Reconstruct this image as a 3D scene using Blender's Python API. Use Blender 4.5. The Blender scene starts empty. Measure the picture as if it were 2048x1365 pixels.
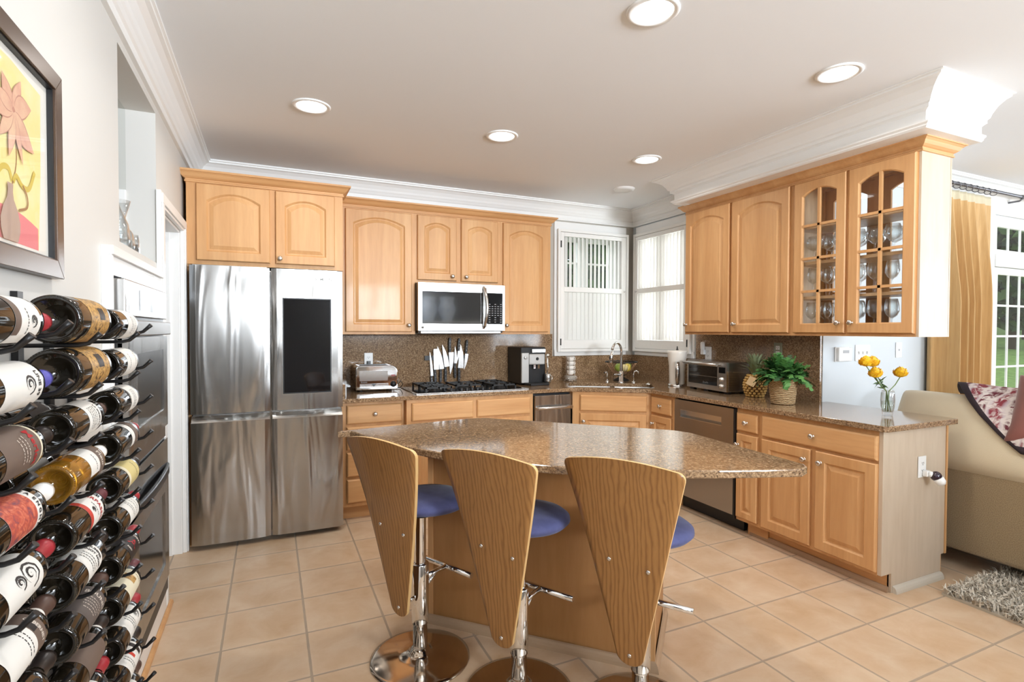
import bpy, math, random
from mathutils import Vector, Matrix, Euler
SC = bpy.context.scene
COL = SC.collection
PI = math.pi
rnd = random.Random(7)

# ------------------------------------------------------------------ camera
CAM_F, CAM_YAW, CAM_PITCH, CAM_ROLL = 1060.87, 0.426991, -0.0203318, 0.0029517
CAM_H = 1.38
def make_camera():
    cy, sy = math.cos(CAM_YAW), math.sin(CAM_YAW)
    cp, sp = math.cos(CAM_PITCH), math.sin(CAM_PITCH)
    fwd = Vector((sy*cp, cy*cp, sp)); right = Vector((cy, -sy, 0)); up = right.cross(fwd)
    c, s = math.cos(CAM_ROLL), math.sin(CAM_ROLL)
    r2 = right*c + up*s; u2 = right*(-s) + up*c
    cam = bpy.data.cameras.new('camera'); o = bpy.data.objects.new('camera', cam); COL.objects.link(o)
    cam.sensor_width = 36.0; cam.lens = CAM_F/2048*36.0; cam.clip_start = .02; cam.clip_end = 200
    m = Matrix((r2, u2, -fwd)).transposed().to_4x4(); m.translation = (0, 0, CAM_H)
    o.matrix_world = m
    SC.camera = o
make_camera()

# ------------------------------------------------------------------ light and exposure
SC.view_settings.view_transform = 'Standard'
SC.view_settings.look = 'None'
SC.view_settings.gamma = 1.0
SC.view_settings.use_curve_mapping = False
SC.view_settings.exposure = -0.08
SC.cycles.max_bounces = 10; SC.cycles.diffuse_bounces = 5; SC.cycles.glossy_bounces = 5
SC.cycles.transmission_bounces = 8; SC.cycles.transparent_max_bounces = 24
SC.cycles.caustics_reflective = False; SC.cycles.caustics_refractive = False
SC.cycles.sample_clamp_indirect = 6.0

def make_world():
    w = bpy.data.worlds.new('sky'); SC.world = w; w.use_nodes = True
    nt = w.node_tree; nt.nodes.clear()
    out = nt.nodes.new('ShaderNodeOutputWorld'); bg = nt.nodes.new('ShaderNodeBackground')
    bg.inputs[0].default_value = (.80, .89, 1.0, 1); bg.inputs[1].default_value = 1.5
    nt.links.new(bg.outputs[0], out.inputs[0])
make_world()

def area(name, loc, aim, sx, sy, power, col=(1, 1, 1), shape='RECTANGLE', spread=180):
    l = bpy.data.lights.new(name, 'AREA'); l.shape = shape; l.size = sx; l.size_y = sy
    l.energy = power; l.color = col; l.spread = math.radians(spread)
    o = bpy.data.objects.new(name, l); COL.objects.link(o)
    o.location = loc
    d = Vector(aim) - Vector(loc); o.rotation_euler = d.to_track_quat('-Z', 'Y').to_euler()
    return o
# daylight by unseen windows added behind the camera and at the far end of the family room,
# and through the two kitchen windows
area('added_rear_window_light', (6.75, -3.62, 1.35), (5.2, -1.2, 3.3), 2.9, 2.1, 130, (.84, .92, 1.0), 'RECTANGLE', 120)
area('added_middle_window_light', (2.1, -3.62, 1.97), (1.6, -.9, 3.75), 1.15, .95, 370, (.85, .925, 1.0), 'RECTANGLE', 115)  # added high window light, aimed up to brighten the ceiling
area('added_family_window_light', (8.62, -1.2, 1.35), (5, -.4, 2.6), 2.9, 2.1, 125, (.84, .92, 1.0))
area('daylight_kitchen_window', (4.35, 4.07, 1.9), (3.4, 4.07, 1.75), 1.3, 1.5, 110, (.94, .97, 1.0))
area('daylight_sink_window', (2.6, 5.9, 3.4), (2.95, 4.6, 1.75), 1.6, 1.2, 80, (.94, .97, 1.0))

LAMPS = [(.213, 3.16), (1.35, 3.13), (2.486, 3.115), (1.357, 1.671), (2.49, 1.692), (.22, 1.68)]

# ------------------------------------------------------------------ mesh builder
class MB:
    def __init__(s):
        s.v = []; s.f = []; s.m = []; s.s = []
    def add(s, vs, fs, m=0, sm=False):
        b = len(s.v); s.v += [tuple(x) for x in vs]
        for f in fs:
            s.f.append(tuple(b+i for i in f)); s.m.append(m); s.s.append(sm)
        return s
    def box(s, x0, x1, y0, y1, z0, z1, m=0, M=None):
        vs = [(x0,y0,z0),(x1,y0,z0),(x1,y1,z0),(x0,y1,z0),(x0,y0,z1),(x1,y0,z1),(x1,y1,z1),(x0,y1,z1)]
        if M is not None: vs = [M @ Vector(p) for p in vs]
        return s.add(vs, [(0,3,2,1),(4,5,6,7),(0,1,5,4),(1,2,6,5),(2,3,7,6),(3,0,4,7)], m)
    def tube(s, pts, r, n=10, m=0, sm=True, closed=False, caps=True):
        pts = [Vector(p) for p in pts]; N = len(pts)
        rs = r if isinstance(r, (list, tuple)) else [r]*N
        vs = []; ref = None
        for i, p in enumerate(pts):
            if closed: t = pts[(i+1) % N] - pts[i-1]
            else: t = pts[min(i+1, N-1)] - pts[max(i-1, 0)]
            if t.length < 1e-9: t = Vector((0, 0, 1))
            t.normalize()
            if ref is None:
                ref = Vector((0, 0, 1)) if abs(t.z) < .9 else Vector((1, 0, 0))
            a = (ref - t*ref.dot(t))
            if a.length < 1e-6: a = t.orthogonal()
            a.normalize(); b = t.cross(a); ref = a
            for k in range(n):
                an = 2*PI*k/n
                vs.append(p + a*(rs[i]*math.cos(an)) + b*(rs[i]*math.sin(an)))
        fs = []
        for i in range(N if closed else N-1):
            j = (i+1) % N
            for k in range(n):
                l = (k+1) % n
                fs.append((i*n+k, i*n+l, j*n+l, j*n+k))
        s.add(vs, fs, m, sm)
        if caps and not closed:
            b = len(s.v) - len(vs)
            s.f.append(tuple(b+k for k in reversed(range(n)))); s.m.append(m); s.s.append(False)
            s.f.append(tuple(b+(N-1)*n+k for k in range(n))); s.m.append(m); s.s.append(False)
        return s
    def cyl(s, p0, p1, r0, r1=None, n=20, m=0):
        return s.tube([p0, p1], [r0, r0 if r1 is None else r1], n, m)
    def lathe(s, prof, c=(0, 0, 0), n=28, m=0, M=None, sm=True, a0=0, a1=2*PI):
        full = abs(a1-a0-2*PI) < 1e-6; K = n if full else n+1
        vs = []
        for r, z in prof:
            for k in range(K):
                a = a0 + (a1-a0)*k/n
                p = Vector((r*math.cos(a), r*math.sin(a), z))
                if M is not None: p = M @ p
                vs.append(p + Vector(c))
        fs = []
        for i in range(len(prof)-1):
            for k in range(n):
                l = (k+1) % K
                fs.append((i*K+k, i*K+l, (i+1)*K+l, (i+1)*K+k))
        return s.add(vs, fs, m, sm)
    def prism(s, poly, z0, z1, m=0, M=None):
        n = len(poly)
        vs = [Vector((x, y, z0)) for x, y in poly] + [Vector((x, y, z1)) for x, y in poly]
        if M is not None: vs = [M @ p for p in vs]
        return s.add(vs, [tuple(reversed(range(n))), tuple(range(n, 2*n))] + [(i, (i+1) % n, n+(i+1) % n, n+i) for i in range(n)], m)
    def ball(s, c, r, m=0, n=14, k=9, sc=(1, 1, 1), M=None):
        prof = [(r*math.sin(PI*i/k), -r*math.cos(PI*i/k)) for i in range(k+1)]
        S = Matrix.Diagonal((*sc, 1))
        if M is not None: S = M @ S
        return s.lathe(prof, c, n, m, S)
    def sweep(s, prof, path, closed=False, m=0, flip=False):
        """prof: (outward, z) list; path: (x, y) list; outward = to the right hand of the walking direction"""
        n = len(path); P = [Vector((x, y)) for x, y in path]; vs = []
        for i in range(n):
            d0 = (P[i]-P[i-1]).normalized() if (i > 0 or closed) else None
            d1 = (P[(i+1) % n]-P[i]).normalized() if (i < n-1 or closed) else None
            if d0 is None: d0 = d1
            if d1 is None: d1 = d0
            n0 = Vector((d0.y, -d0.x)); n1 = Vector((d1.y, -d1.x))
            b = (n0+n1); b = b/max(1e-6, b.dot(n0)) if b.length > 1e-6 else n0
            for o, z in prof:
                q = P[i] + b*(-o if flip else o); vs.append((q.x, q.y, z))
        k = len(prof); fs = []
        for i in range(n if closed else n-1):
            j = (i+1) % n
            for a in range(k-1):
                fs.append((i*k+a, i*k+a+1, j*k+a+1, j*k+a))
        if not closed:
            fs.append(tuple(range(k))); fs.append(tuple((n-1)*k+a for a in reversed(range(k))))
        return s.add(vs, fs, m)
    def build(s, name, mats, parent=None, loc=None, rot=None, bevel=0, seg=2, auto=False, subsurf=0):
        me = bpy.data.meshes.new(name); me.from_pydata(s.v, [], s.f)
        mats = mats if isinstance(mats, (list, tuple)) else [mats]
        for x in mats: me.materials.append(x)
        me.polygons.foreach_set('material_index', s.m); me.polygons.foreach_set('use_smooth', s.s)
        me.update()
        import bmesh
        bm = bmesh.new(); bm.from_mesh(me); bmesh.ops.recalc_face_normals(bm, faces=bm.faces); bm.to_mesh(me); bm.free()
        o = bpy.data.objects.new(name, me); COL.objects.link(o)
        if parent is not None: o.parent = parent
        if loc is not None: o.location = loc
        if rot is not None: o.rotation_euler = rot
        if bevel:
            b = o.modifiers.new('edge', 'BEVEL'); b.width = bevel; b.segments = seg; b.limit_method = 'ANGLE'; b.angle_limit = .6
        if subsurf:
            q = o.modifiers.new('smooth', 'SUBSURF'); q.levels = subsurf; q.render_levels = subsurf
        return o

def thing(name, label, cat, loc=(0, 0, 0), rz=0, group=None):
    o = bpy.data.objects.new(name, None); COL.objects.link(o); o.location = loc; o.rotation_euler = (0, 0, rz)
    o.empty_display_size = .05
    return tag(o, label, cat, group)
def tag(o, label, cat, group=None):
    o['label'] = label; o['category'] = cat
    if group: o['group'] = group
    return o
def struct(o, label=None, cat=None):
    o['kind'] = 'structure'
    if label: o['label'] = label
    if cat: o['category'] = cat
    return o
def dup(root, loc, rz=None, label=None, group=None):
    r = root.copy(); COL.objects.link(r); r.location = loc
    if rz is not None: r.rotation_euler = (0, 0, rz)
    if label: r['label'] = label
    if group: r['group'] = group
    for ch in list(root.children):
        c = ch.copy(); COL.objects.link(c); c.parent = r
        for g in list(ch.children):
            d = g.copy(); COL.objects.link(d); d.parent = c
    return r
def txt(string, size, font_scale=1.0, bold=0.0):
    """flat outline of a line of lettering, centred on 0,0 in the XY plane"""
    cu = bpy.data.curves.new('lettering', 'FONT'); cu.body = string; cu.size = size; cu.align_x = 'CENTER'; cu.align_y = 'CENTER'
    cu.resolution_u = 2; cu.offset = bold
    o = bpy.data.objects.new('lettering', cu); COL.objects.link(o)
    dg = bpy.context.evaluated_depsgraph_get(); dg.update()
    me = bpy.data.meshes.new_from_object(o.evaluated_get(dg))
    vs = [Vector(v.co) for v in me.vertices]; fs = [tuple(p.vertices) for p in me.polygons]
    bpy.data.objects.remove(o); bpy.data.curves.remove(cu); bpy.data.meshes.remove(me)
    return vs, fs

# ------------------------------------------------------------------ materials
def srgb(r, g, b):
    f = lambda c: (c/255/12.92 if c/255 <= .04045 else ((c/255+.055)/1.055)**2.4)
    return (f(r), f(g), f(b), 1)
def mat(name, col, rough=.5, metal=0., spec=.5, coat=0., emis=0., trans=0., ior=1.45, sheen=0.):
    m = bpy.data.materials.new(name); m.use_nodes = True
    b = m.node_tree.nodes['Principled BSDF']
    b.inputs['Base Color'].default_value = col; b.inputs['Roughness'].default_value = rough
    b.inputs['Metallic'].default_value = metal; b.inputs['Specular IOR Level'].default_value = spec
    b.inputs['Coat Weight'].default_value = coat; b.inputs['Coat Roughness'].default_value = .08
    b.inputs['Transmission Weight'].default_value = trans; b.inputs['IOR'].default_value = ior
    b.inputs['Sheen Weight'].default_value = sheen
    if emis:
        b.inputs['Emission Color'].default_value = col; b.inputs['Emission Strength'].default_value = emis
    return m
class NT:
    def __init__(s, m):
        s.t = m.node_tree; s.b = s.t.nodes['Principled BSDF']
    def n(s, kind, **kw):
        x = s.t.nodes.new(kind)
        for k, v in kw.items():
            if k.startswith('i_'):
                key = k[2:]; key = int(key) if key.isdigit() else key.replace('_', ' ')
                x.inputs[key].default_value = v
            else: setattr(x, k, v)
        return x
    def l(s, a, b): s.t.links.new(a, b)
    def coords(s, scale=(1, 1, 1), kind='Object', rot=(0, 0, 0)):
        c = s.n('ShaderNodeTexCoord'); m = s.n('ShaderNodeMapping')
        m.inputs['Scale'].default_value = scale; m.inputs['Rotation'].default_value = rot
        s.l(c.outputs[kind], m.inputs['Vector']); return m.outputs['Vector']
    def noise(s, vec, scale=1., detail=4., rough=.55, dist=0.):
        x = s.n('ShaderNodeTexNoise'); x.inputs['Scale'].default_value = scale; x.inputs['Detail'].default_value = detail
        x.inputs['Roughness'].default_value = rough; x.inputs['Distortion'].default_value = dist
        s.l(vec, x.inputs['Vector']); return x.outputs['Fac']
    def ramp(s, fac, stops):
        r = s.n('ShaderNodeValToRGB'); e = r.color_ramp.elements
        while len(e) < len(stops): e.new(.5)
        for el, (p, c) in zip(e, stops): el.position = p; el.color = c
        s.l(fac, r.inputs['Fac']); return r.outputs['Color']
    def mix(s, fac, a, b, mode='MIX'):
        x = s.n('ShaderNodeMix', data_type='RGBA', blend_type=mode)
        for sock, v in ((x.inputs['Factor'], fac), (x.inputs[6], a), (x.inputs[7], b)):
            if hasattr(v, 'is_linked') or hasattr(v, 'links'): s.l(v, sock)
            else: sock.default_value = v
        return x.outputs[2]
    def math(s, op, a, b=None):
        x = s.n('ShaderNodeMath', operation=op)
        for i, v in enumerate((a, b)):
            if v is None: continue
            if hasattr(v, 'links'): s.l(v, x.inputs[i])
            else: x.inputs[i].default_value = v
        return x.outputs[0]
    def color(s, c): s.l(c, s.b.inputs['Base Color'])
    def bump(s, h, strength=.2, dist=.01):
        x = s.n('ShaderNodeBump'); x.inputs['Strength'].default_value = strength; x.inputs['Distance'].default_value = dist
        s.l(h, x.inputs['Height']); s.l(x.outputs['Normal'], s.b.inputs['Normal'])

def wood_mat(name, c0, c1, c2, scale, rough=.42, fine=.35, coat=.06):
    m = mat(name, c1, rough, coat=coat, spec=.4); t = NT(m)
    v = t.coords(scale)
    oi = t.n('ShaderNodeObjectInfo'); add = t.n('ShaderNodeVectorMath', operation='ADD')
    mul = t.math('MULTIPLY', oi.outputs['Random'], 37.0)
    t.l(v, add.inputs[0]); t.l(mul, add.inputs[1])
    a = t.noise(add.outputs[0], 1.0, 5, .55, .5)
    col = t.ramp(a, [(.25, c0), (.5, c1), (.78, c2)])
    v2 = t.coords(tuple(x*6 for x in scale)); b = t.noise(v2, 1.0, 3, .6)
    g = t.ramp(b, [(.3, (.80, .76, .70, 1)), (.6, (1, 1, 1, 1))])
    t.color(t.mix(fine, col, g, 'MULTIPLY'))
    return m
W0, W1, W2 = srgb(192, 142, 92), srgb(205, 157, 107), srgb(216, 171, 121)
wood_v = wood_mat('maple_upright', W0, W1, W2, (9, 9, .8))
wood_h = wood_mat('maple_level', W0, W1, W2, (.8, 9, 9))
wood_in = wood_mat('maple_inside', srgb(214, 182, 140), srgb(222, 192, 152), srgb(230, 203, 166), (9, 9, .8))
wood_end_lit = wood_mat('maple_end_lit', srgb(192, 174, 152), srgb(199, 182, 161), srgb(206, 190, 170), (5, 5, .7), rough=.4)  # paler maple copy: window light on the end panels put into the colour
wood_isl_shaded = wood_mat('maple_island_shaded', srgb(160, 112, 66), srgb(168, 120, 73), srgb(176, 128, 81), (7, 7, .8), rough=.45)  # darker maple copy: shade on the island front put into the colour

def oak_mat():
    m = mat('oak_veneer', srgb(186, 136, 80), .38, coat=.2); t = NT(m)
    v = t.coords((1, 1, .16))
    oi = t.n('ShaderNodeObjectInfo'); add = t.n('ShaderNodeVectorMath', operation='ADD')
    mul = t.math('MULTIPLY', oi.outputs['Random'], 9.0); t.l(v, add.inputs[0]); t.l(mul, add.inputs[1])
    w = t.n('ShaderNodeTexWave', wave_type='BANDS', bands_direction='X')
    w.inputs['Scale'].default_value = 20; w.inputs['Distortion'].default_value = 11; w.inputs['Detail'].default_value = 3
    w.inputs['Detail Scale'].default_value = .9; w.inputs['Detail Roughness'].default_value = .5
    t.l(add.outputs[0], w.inputs['Vector'])
    c = t.ramp(w.outputs['Fac'], [(.0, srgb(128, 88, 46)), (.3, srgb(147, 104, 57)), (1, srgb(155, 111, 63))])
    f = t.noise(t.coords((90, 90, 3)), 1, 3, .6)
    t.color(t.mix(.45, c, t.ramp(f, [(.3, (.82, .78, .72, 1)), (.62, (1, 1, 1, 1))]), 'MULTIPLY'))
    return m
oak = oak_mat()
oak_edge = mat('oak_edge', srgb(214, 178, 122), .4)

def granite_mat(name, light=0.0):
    m = mat(name, srgb(150, 118, 84), .09, coat=.3); t = NT(m)
    v = t.coords((1, 1, 1.3), rot=(.2, .1, .6))
    n1 = t.noise(v, 7, 6, .7, .3); n2 = t.noise(v, 85, 5, .75, .15); n3 = t.noise(v, 120, 3, .7)
    base = t.ramp(n1, [(.3, srgb(112, 90, 68)), (.5, srgb(142, 116, 90)), (.7, srgb(168, 142, 112))])
    sp = t.ramp(n2, [(.36, srgb(60, 44, 33)), (.46, srgb(126, 98, 72)), (.56, srgb(166, 136, 102)), (.66, srgb(208, 186, 156))])
    c = t.mix(.72, base, sp)
    dk = t.ramp(n3, [(.36, (.16, .12, .09, 1)), (.44, (1, 1, 1, 1))])
    t.color(t.mix(.85, c, dk, 'MULTIPLY'))
    return m
granite = granite_mat('granite_speckled')

def tile_mat():
    m = mat('floor_tile', srgb(214, 178, 138), .42); t = NT(m)
    px, py, ox, oy, g = .3444, .3335, 2.208, 1.89, .0042
    c = t.n('ShaderNodeTexCoord'); sep = t.n('ShaderNodeSeparateXYZ'); t.l(c.outputs['Object'], sep.inputs[0])
    wob = t.noise(c.outputs['Object'], 14, 2, .5)
    fx = t.math('DIVIDE', t.math('SUBTRACT', sep.outputs['X'], ox), px)
    fy = t.math('DIVIDE', t.math('SUBTRACT', sep.outputs['Y'], oy), py)
    ix, iy = t.math('FLOOR', fx), t.math('FLOOR', fy)
    rx = t.math('ABSOLUTE', t.math('SUBTRACT', t.math('FRACT', fx), .5)); ry = t.math('ABSOLUTE', t.math('SUBTRACT', t.math('FRACT', fy), .5))
    edge = t.math('MAXIMUM', rx, ry)
    thr = t.math('ADD', .4805, t.math('MULTIPLY', wob, .010))
    gm = t.n('ShaderNodeMapRange'); gm.interpolation_type = 'SMOOTHSTEP'
    t.l(t.math('SUBTRACT', edge, thr), gm.inputs[0]); gm.inputs[1].default_value = -.004; gm.inputs[2].default_value = .004
    comb = t.n('ShaderNodeCombineXYZ'); t.l(ix, comb.inputs[0]); t.l(iy, comb.inputs[1])
    wn = t.n('ShaderNodeTexWhiteNoise'); t.l(comb.outputs[0], wn.inputs['Vector'])
    add = t.n('ShaderNodeVectorMath', operation='ADD'); t.l(c.outputs['Object'], add.inputs[0])
    sc = t.n('ShaderNodeVectorMath', operation='SCALE'); t.l(wn.outputs['Color'], sc.inputs[0]); sc.inputs['Scale'].default_value = 20
    t.l(sc.outputs[0], add.inputs[1])
    n = t.noise(add.outputs[0], 5.5, 5, .6, .4)
    col = t.ramp(n, [(.3, srgb(194, 162, 128)), (.5, srgb(204, 176, 146)), (.68, srgb(212, 189, 162))])
    tint = t.ramp(wn.outputs['Value'], [(0, (.93, .92, .90, 1)), (1, (1.0, 1.0, 1.0, 1))])
    col = t.mix(1.0, col, tint, 'MULTIPLY')
    pale = t.n('ShaderNodeMapRange'); t.l(edge, pale.inputs[0]); pale.inputs[1].default_value = .38; pale.inputs[2].default_value = .5; pale.inputs[4].default_value = .35
    col = t.mix(pale.outputs[0], col, srgb(216, 194, 168))
    col = t.mix(gm.outputs[0], col, srgb(166, 148, 128)); t.color(col)
    h = t.math('SUBTRACT', t.math('MULTIPLY', n, .12), gm.outputs[0])
    t.bump(h, .35, .004)
    return m
tile = tile_mat()

def paint(name, c, rough=.55, b=.02):
    m = mat(name, c, rough); t = NT(m)
    t.bump(t.noise(t.coords((1, 1, 1)), 180, 2, .5), b, .002); return m
wall_paint = paint('wall_paint', srgb(214, 212, 207))
ceil_paint = paint('ceiling_paint', srgb(238, 240, 242), .7)
trim_white = paint('trim_white', srgb(238, 238, 236), .3, .0)
shutter_white = paint('shutter_white', srgb(238, 237, 233), .35, .0)
dim_paint = paint('dim_wall_paint', srgb(112, 108, 103))  # unseen front wall, painted darker to darken the reflections
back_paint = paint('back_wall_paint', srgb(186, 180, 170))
louver_white = mat('louver_white', srgb(244, 243, 240), .4)
def _louver():
    nt = louver_white.node_tree; o = nt.nodes['Material Output']; b = nt.nodes['Principled BSDF']
    tr = nt.nodes.new('ShaderNodeBsdfTranslucent'); tr.inputs[0].default_value = (.92, .92, .90, 1); mx = nt.nodes.new('ShaderNodeMixShader'); mx.inputs[0].default_value = .35
    nt.links.new(b.outputs[0], mx.inputs[1]); nt.links.new(tr.outputs[0], mx.inputs[2]); nt.links.new(mx.outputs[0], o.inputs[0])
_louver()
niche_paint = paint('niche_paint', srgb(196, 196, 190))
fam_paint = paint('family_wall_paint', srgb(200, 206, 210))

def steel_mat(name, c, rough, axis='z', wave=.0, dist=.004):
    m = mat(name, c, rough, 1.0); t = NT(m)
    sc = (1.5, 1.5, 420) if axis == 'x' else (420, 420, 1.5)
    n = t.noise(t.coords(sc), 1, 2, .6)
    rr = t.n('ShaderNodeMapRange'); t.l(n, rr.inputs[0]); rr.inputs[3].default_value = rough*.92; rr.inputs[4].default_value = rough*1.1
    t.l(rr.outputs[0], t.b.inputs['Roughness'])
    t.b.inputs['Anisotropic'].default_value = .8
    tg = t.n('ShaderNodeTangent', direction_type='RADIAL', axis='Z'); t.l(tg.outputs[0], t.b.inputs['Tangent'])
    if wave:
        w = t.noise(t.coords((7, 7, 1.1)), 1, 2, .5, .6); t.bump(w, wave, dist)
    return m
steel = steel_mat('brushed_steel', (.44, .43, .415, 1), .22, 'z', .7, .03)
oven_glass = mat('oven_glass', (.05, .048, .045, 1), .12, .9)
mirror_black = mat('dark_mirror_glass', (.004, .004, .005, 1), .03, spec=1.0, coat=1.0); mirror_black.node_tree.nodes['Principled BSDF'].inputs['Coat IOR'].default_value = 2.2
steel_dark = steel_mat('dark_brushed_steel', (.36, .345, .33, 1), .26)
steel_h = steel_mat('brushed_steel_level', (.62, .61, .59, 1), .22, 'x')
chrome = mat('chrome', (.80, .80, .80, 1), .06, 1.0)
chrome_soft = mat('satin_nickel', (.66, .64, .61, 1), .22, 1.0)
black_gloss = mat('black_glass', (.006, .006, .007, 1), .04, coat=.5)
black_plastic = mat('black_plastic', (.012, .012, .013, 1), .35)
black_metal = mat('black_metal', (.014, .013, .013, 1), .38, .3)
iron = mat('cast_iron', (.012, .012, .012, 1), .5)
white_plastic = mat('white_plastic', srgb(238, 238, 236), .3)
grey_plastic = mat('grey_plastic', srgb(150, 150, 150), .4)
blue_suede = mat('blue_suede', srgb(70, 74, 116), .85, sheen=.15)
def suede():
    t = NT(blue_suede); n = t.noise(t.coords((1, 1, 1)), 9, 4, .6)
    t.color(t.ramp(n, [(.3, srgb(56, 60, 100)), (.7, srgb(80, 84, 126))]))
suede()
def glass_thin(name, tint=(1, 1, 1, 1), edge=.55, base=.03, rough=.02):
    m = bpy.data.materials.new(name); m.use_nodes = True; nt = m.node_tree; nt.nodes.clear()
    o = nt.nodes.new('ShaderNodeOutputMaterial'); mx = nt.nodes.new('ShaderNodeMixShader')
    tr = nt.nodes.new('ShaderNodeBsdfTransparent'); gl = nt.nodes.new('ShaderNodeBsdfGlossy')
    lw = nt.nodes.new('ShaderNodeLayerWeight'); mr = nt.nodes.new('ShaderNodeMapRange')
    tr.inputs[0].default_value = tint; gl.inputs['Roughness'].default_value = rough; gl.inputs['Color'].default_value = (.95, .97, 1, 1)
    lw.inputs[0].default_value = .35
    mr.inputs[3].default_value = base; mr.inputs[4].default_value = edge
    nt.links.new(lw.outputs['Facing'], mr.inputs[0]); nt.links.new(mr.outputs[0], mx.inputs[0])
    nt.links.new(tr.outputs[0], mx.inputs[1]); nt.links.new(gl.outputs[0], mx.inputs[2]); nt.links.new(mx.outputs[0], o.inputs[0])
    return m
pane_glass = glass_thin('pane_glass', (.985, .99, .99, 1), .13, .015)
clear_glass = glass_thin('clear_glass', (.975, .985, .985, 1), .72, .02)
water = glass_thin('water', (.90, .94, .90, 1), .5, .03)
lens = mat('lamp_lens', (1, .97, .92, 1), .4, emis=7.0)

# ------------------------------------------------------------------ the room shell
LW, BW, RW, FY, CZ = -.50, 4.55, 3.46, 2.435, 2.62
XE, YF = 8.5, -3.5
struct(MB().box(LW-1.6, XE+.2, YF-.2, FY+.16, -.08, 0).box(LW-1.6, RW+.14, FY+.16, BW+.15, -.08, 0).build('floor', tile))
struct(MB().box(LW-1.6, XE+.2, YF-.2, FY+.16, CZ, CZ+.1).box(LW-1.6, RW+.14, FY+.16, BW+.15, CZ, CZ+.1).build('ceiling', ceil_paint))
# wall with the picture, the niche and the doorway
w = MB(); t = .12; a, b = LW-t, LW
w.box(a, b, YF, 2.36, 0, CZ)
w.box(a, b, 2.36, 3.06, 0, 1.70).box(a, b, 2.36, 3.06, 2.42, CZ)
w.box(a, b, 3.06, 3.12, 0, CZ).box(a, b, 3.12, 3.79, 1.98, CZ).box(a, b, 3.79, BW, 0, CZ)
# niche lining
w.box(-1.05, a, 2.30, 2.36, 1.64, 2.48, 1).box(-1.05, a, 3.06, 3.12, 1.64, 2.48, 1)
w.box(-1.11, -1.05, 2.30, 3.12, 1.64, 2.48, 1).box(-1.05, a, 2.36, 3.06, 1.64, 1.70, 1).box(-1.05, a, 2.36, 3.06, 2.42, 2.48, 1)
# little hall past the doorway
w.box(-1.9, -1.8, 2.95, BW, 0, CZ, 1).box(-1.8, a, BW-.02, BW+.1, 0, CZ, 1).box(-1.8, a, 3.16-.12, 3.16-.04, 0, 1.6, 1)
struct(w.build('wall_left', [wall_paint, niche_paint]))
# back wall with window opening
w = MB(); a, b = BW, BW+.14
w.box(LW-.12, 2.60, a, b, 0, CZ).box(3.29, RW+.14, a, b, 0, CZ).box(2.60, 3.29, a, b, 0, 1.26).box(2.60, 3.29, a, b, 2.32, CZ)
struct(w.build('wall_back', back_paint))
w = MB(); a, b = RW, RW+.14
w.box(a, b, 4.42, BW, 0, CZ).box(a, b, FY, 3.72, 0, CZ).box(a, b, 3.72, 4.42, 0, 1.26).box(a, b, 3.72, 4.42, 2.32, CZ)
struct(w.build('wall_right', fam_paint))
w = MB(); a, b = FY, FY+.14
w.box(RW+.14, 5.60, a, b, 0, CZ).box(5.60, 7.40, a, b, 2.38, CZ).box(7.40, XE, a, b, 0, CZ)
struct(w.build('wall_far', fam_paint))
w = MB(); a, b = XE, XE+.14
w.box(a, b, YF, -2.7, 0, CZ).box(a, b, .3, FY+.14, 0, CZ).box(a, b, -2.7, .3, 0, .25).box(a, b, -2.7, .3, 2.45, CZ)
struct(w.build('wall_side', wall_paint))
w = MB(); a, b = YF-.14, YF
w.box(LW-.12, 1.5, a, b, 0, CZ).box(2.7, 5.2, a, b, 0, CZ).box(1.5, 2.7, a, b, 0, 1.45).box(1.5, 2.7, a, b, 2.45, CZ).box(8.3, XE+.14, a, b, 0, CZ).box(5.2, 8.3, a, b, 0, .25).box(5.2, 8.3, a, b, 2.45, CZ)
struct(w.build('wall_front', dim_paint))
# unseen windows added to carry daylight, behind the camera and at the family room end: frames with bars
def plain_window(name, along, c, lo, hi, n, z0=.25):
    m = MB(); z1 = 2.45
    def bar(p0, p1, za, zb, d=.05):
        if along == 'x': m.box(p0, p1, c-d/2, c+d/2, za, zb)
        else: m.box(c-d/2, c+d/2, p0, p1, za, zb)
    bar(lo, hi, z0, z0+.06); bar(lo, hi, z1-.06, z1); bar(lo, hi, 1.85, 1.89)
    for i in range(n+1):
        p = lo+(hi-lo)*i/n; bar(max(lo, p-.04), min(hi, p+.04), z0, z1)
    return struct(m.build(name, trim_white))
plain_window('window_3', 'x', YF-.07, 5.2, 8.3, 4); plain_window('window_5', 'x', YF-.07, 1.5, 2.7, 2, 1.45); plain_window('window_4', 'y', XE+.07, -2.7, .3, 3)

# crown moulding round kitchen and family room
CR = [(0, 2.455), (.018, 2.455), (.018, 2.47), (.012, 2.478), (.012, 2.505), (.022, 2.512), (.03, 2.525), (.038, 2.535), (.044, 2.55), (.062, 2.575), (.084, 2.592), (.10, 2.597), (.10, 2.607), (.11, 2.61), (.11, 2.62), (0, 2.62)]
struct(MB().sweep(CR, [(LW, YF), (LW, BW), (RW, BW), (RW, FY), (XE, FY), (XE, YF)]).build('trim_1', trim_white))
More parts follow.
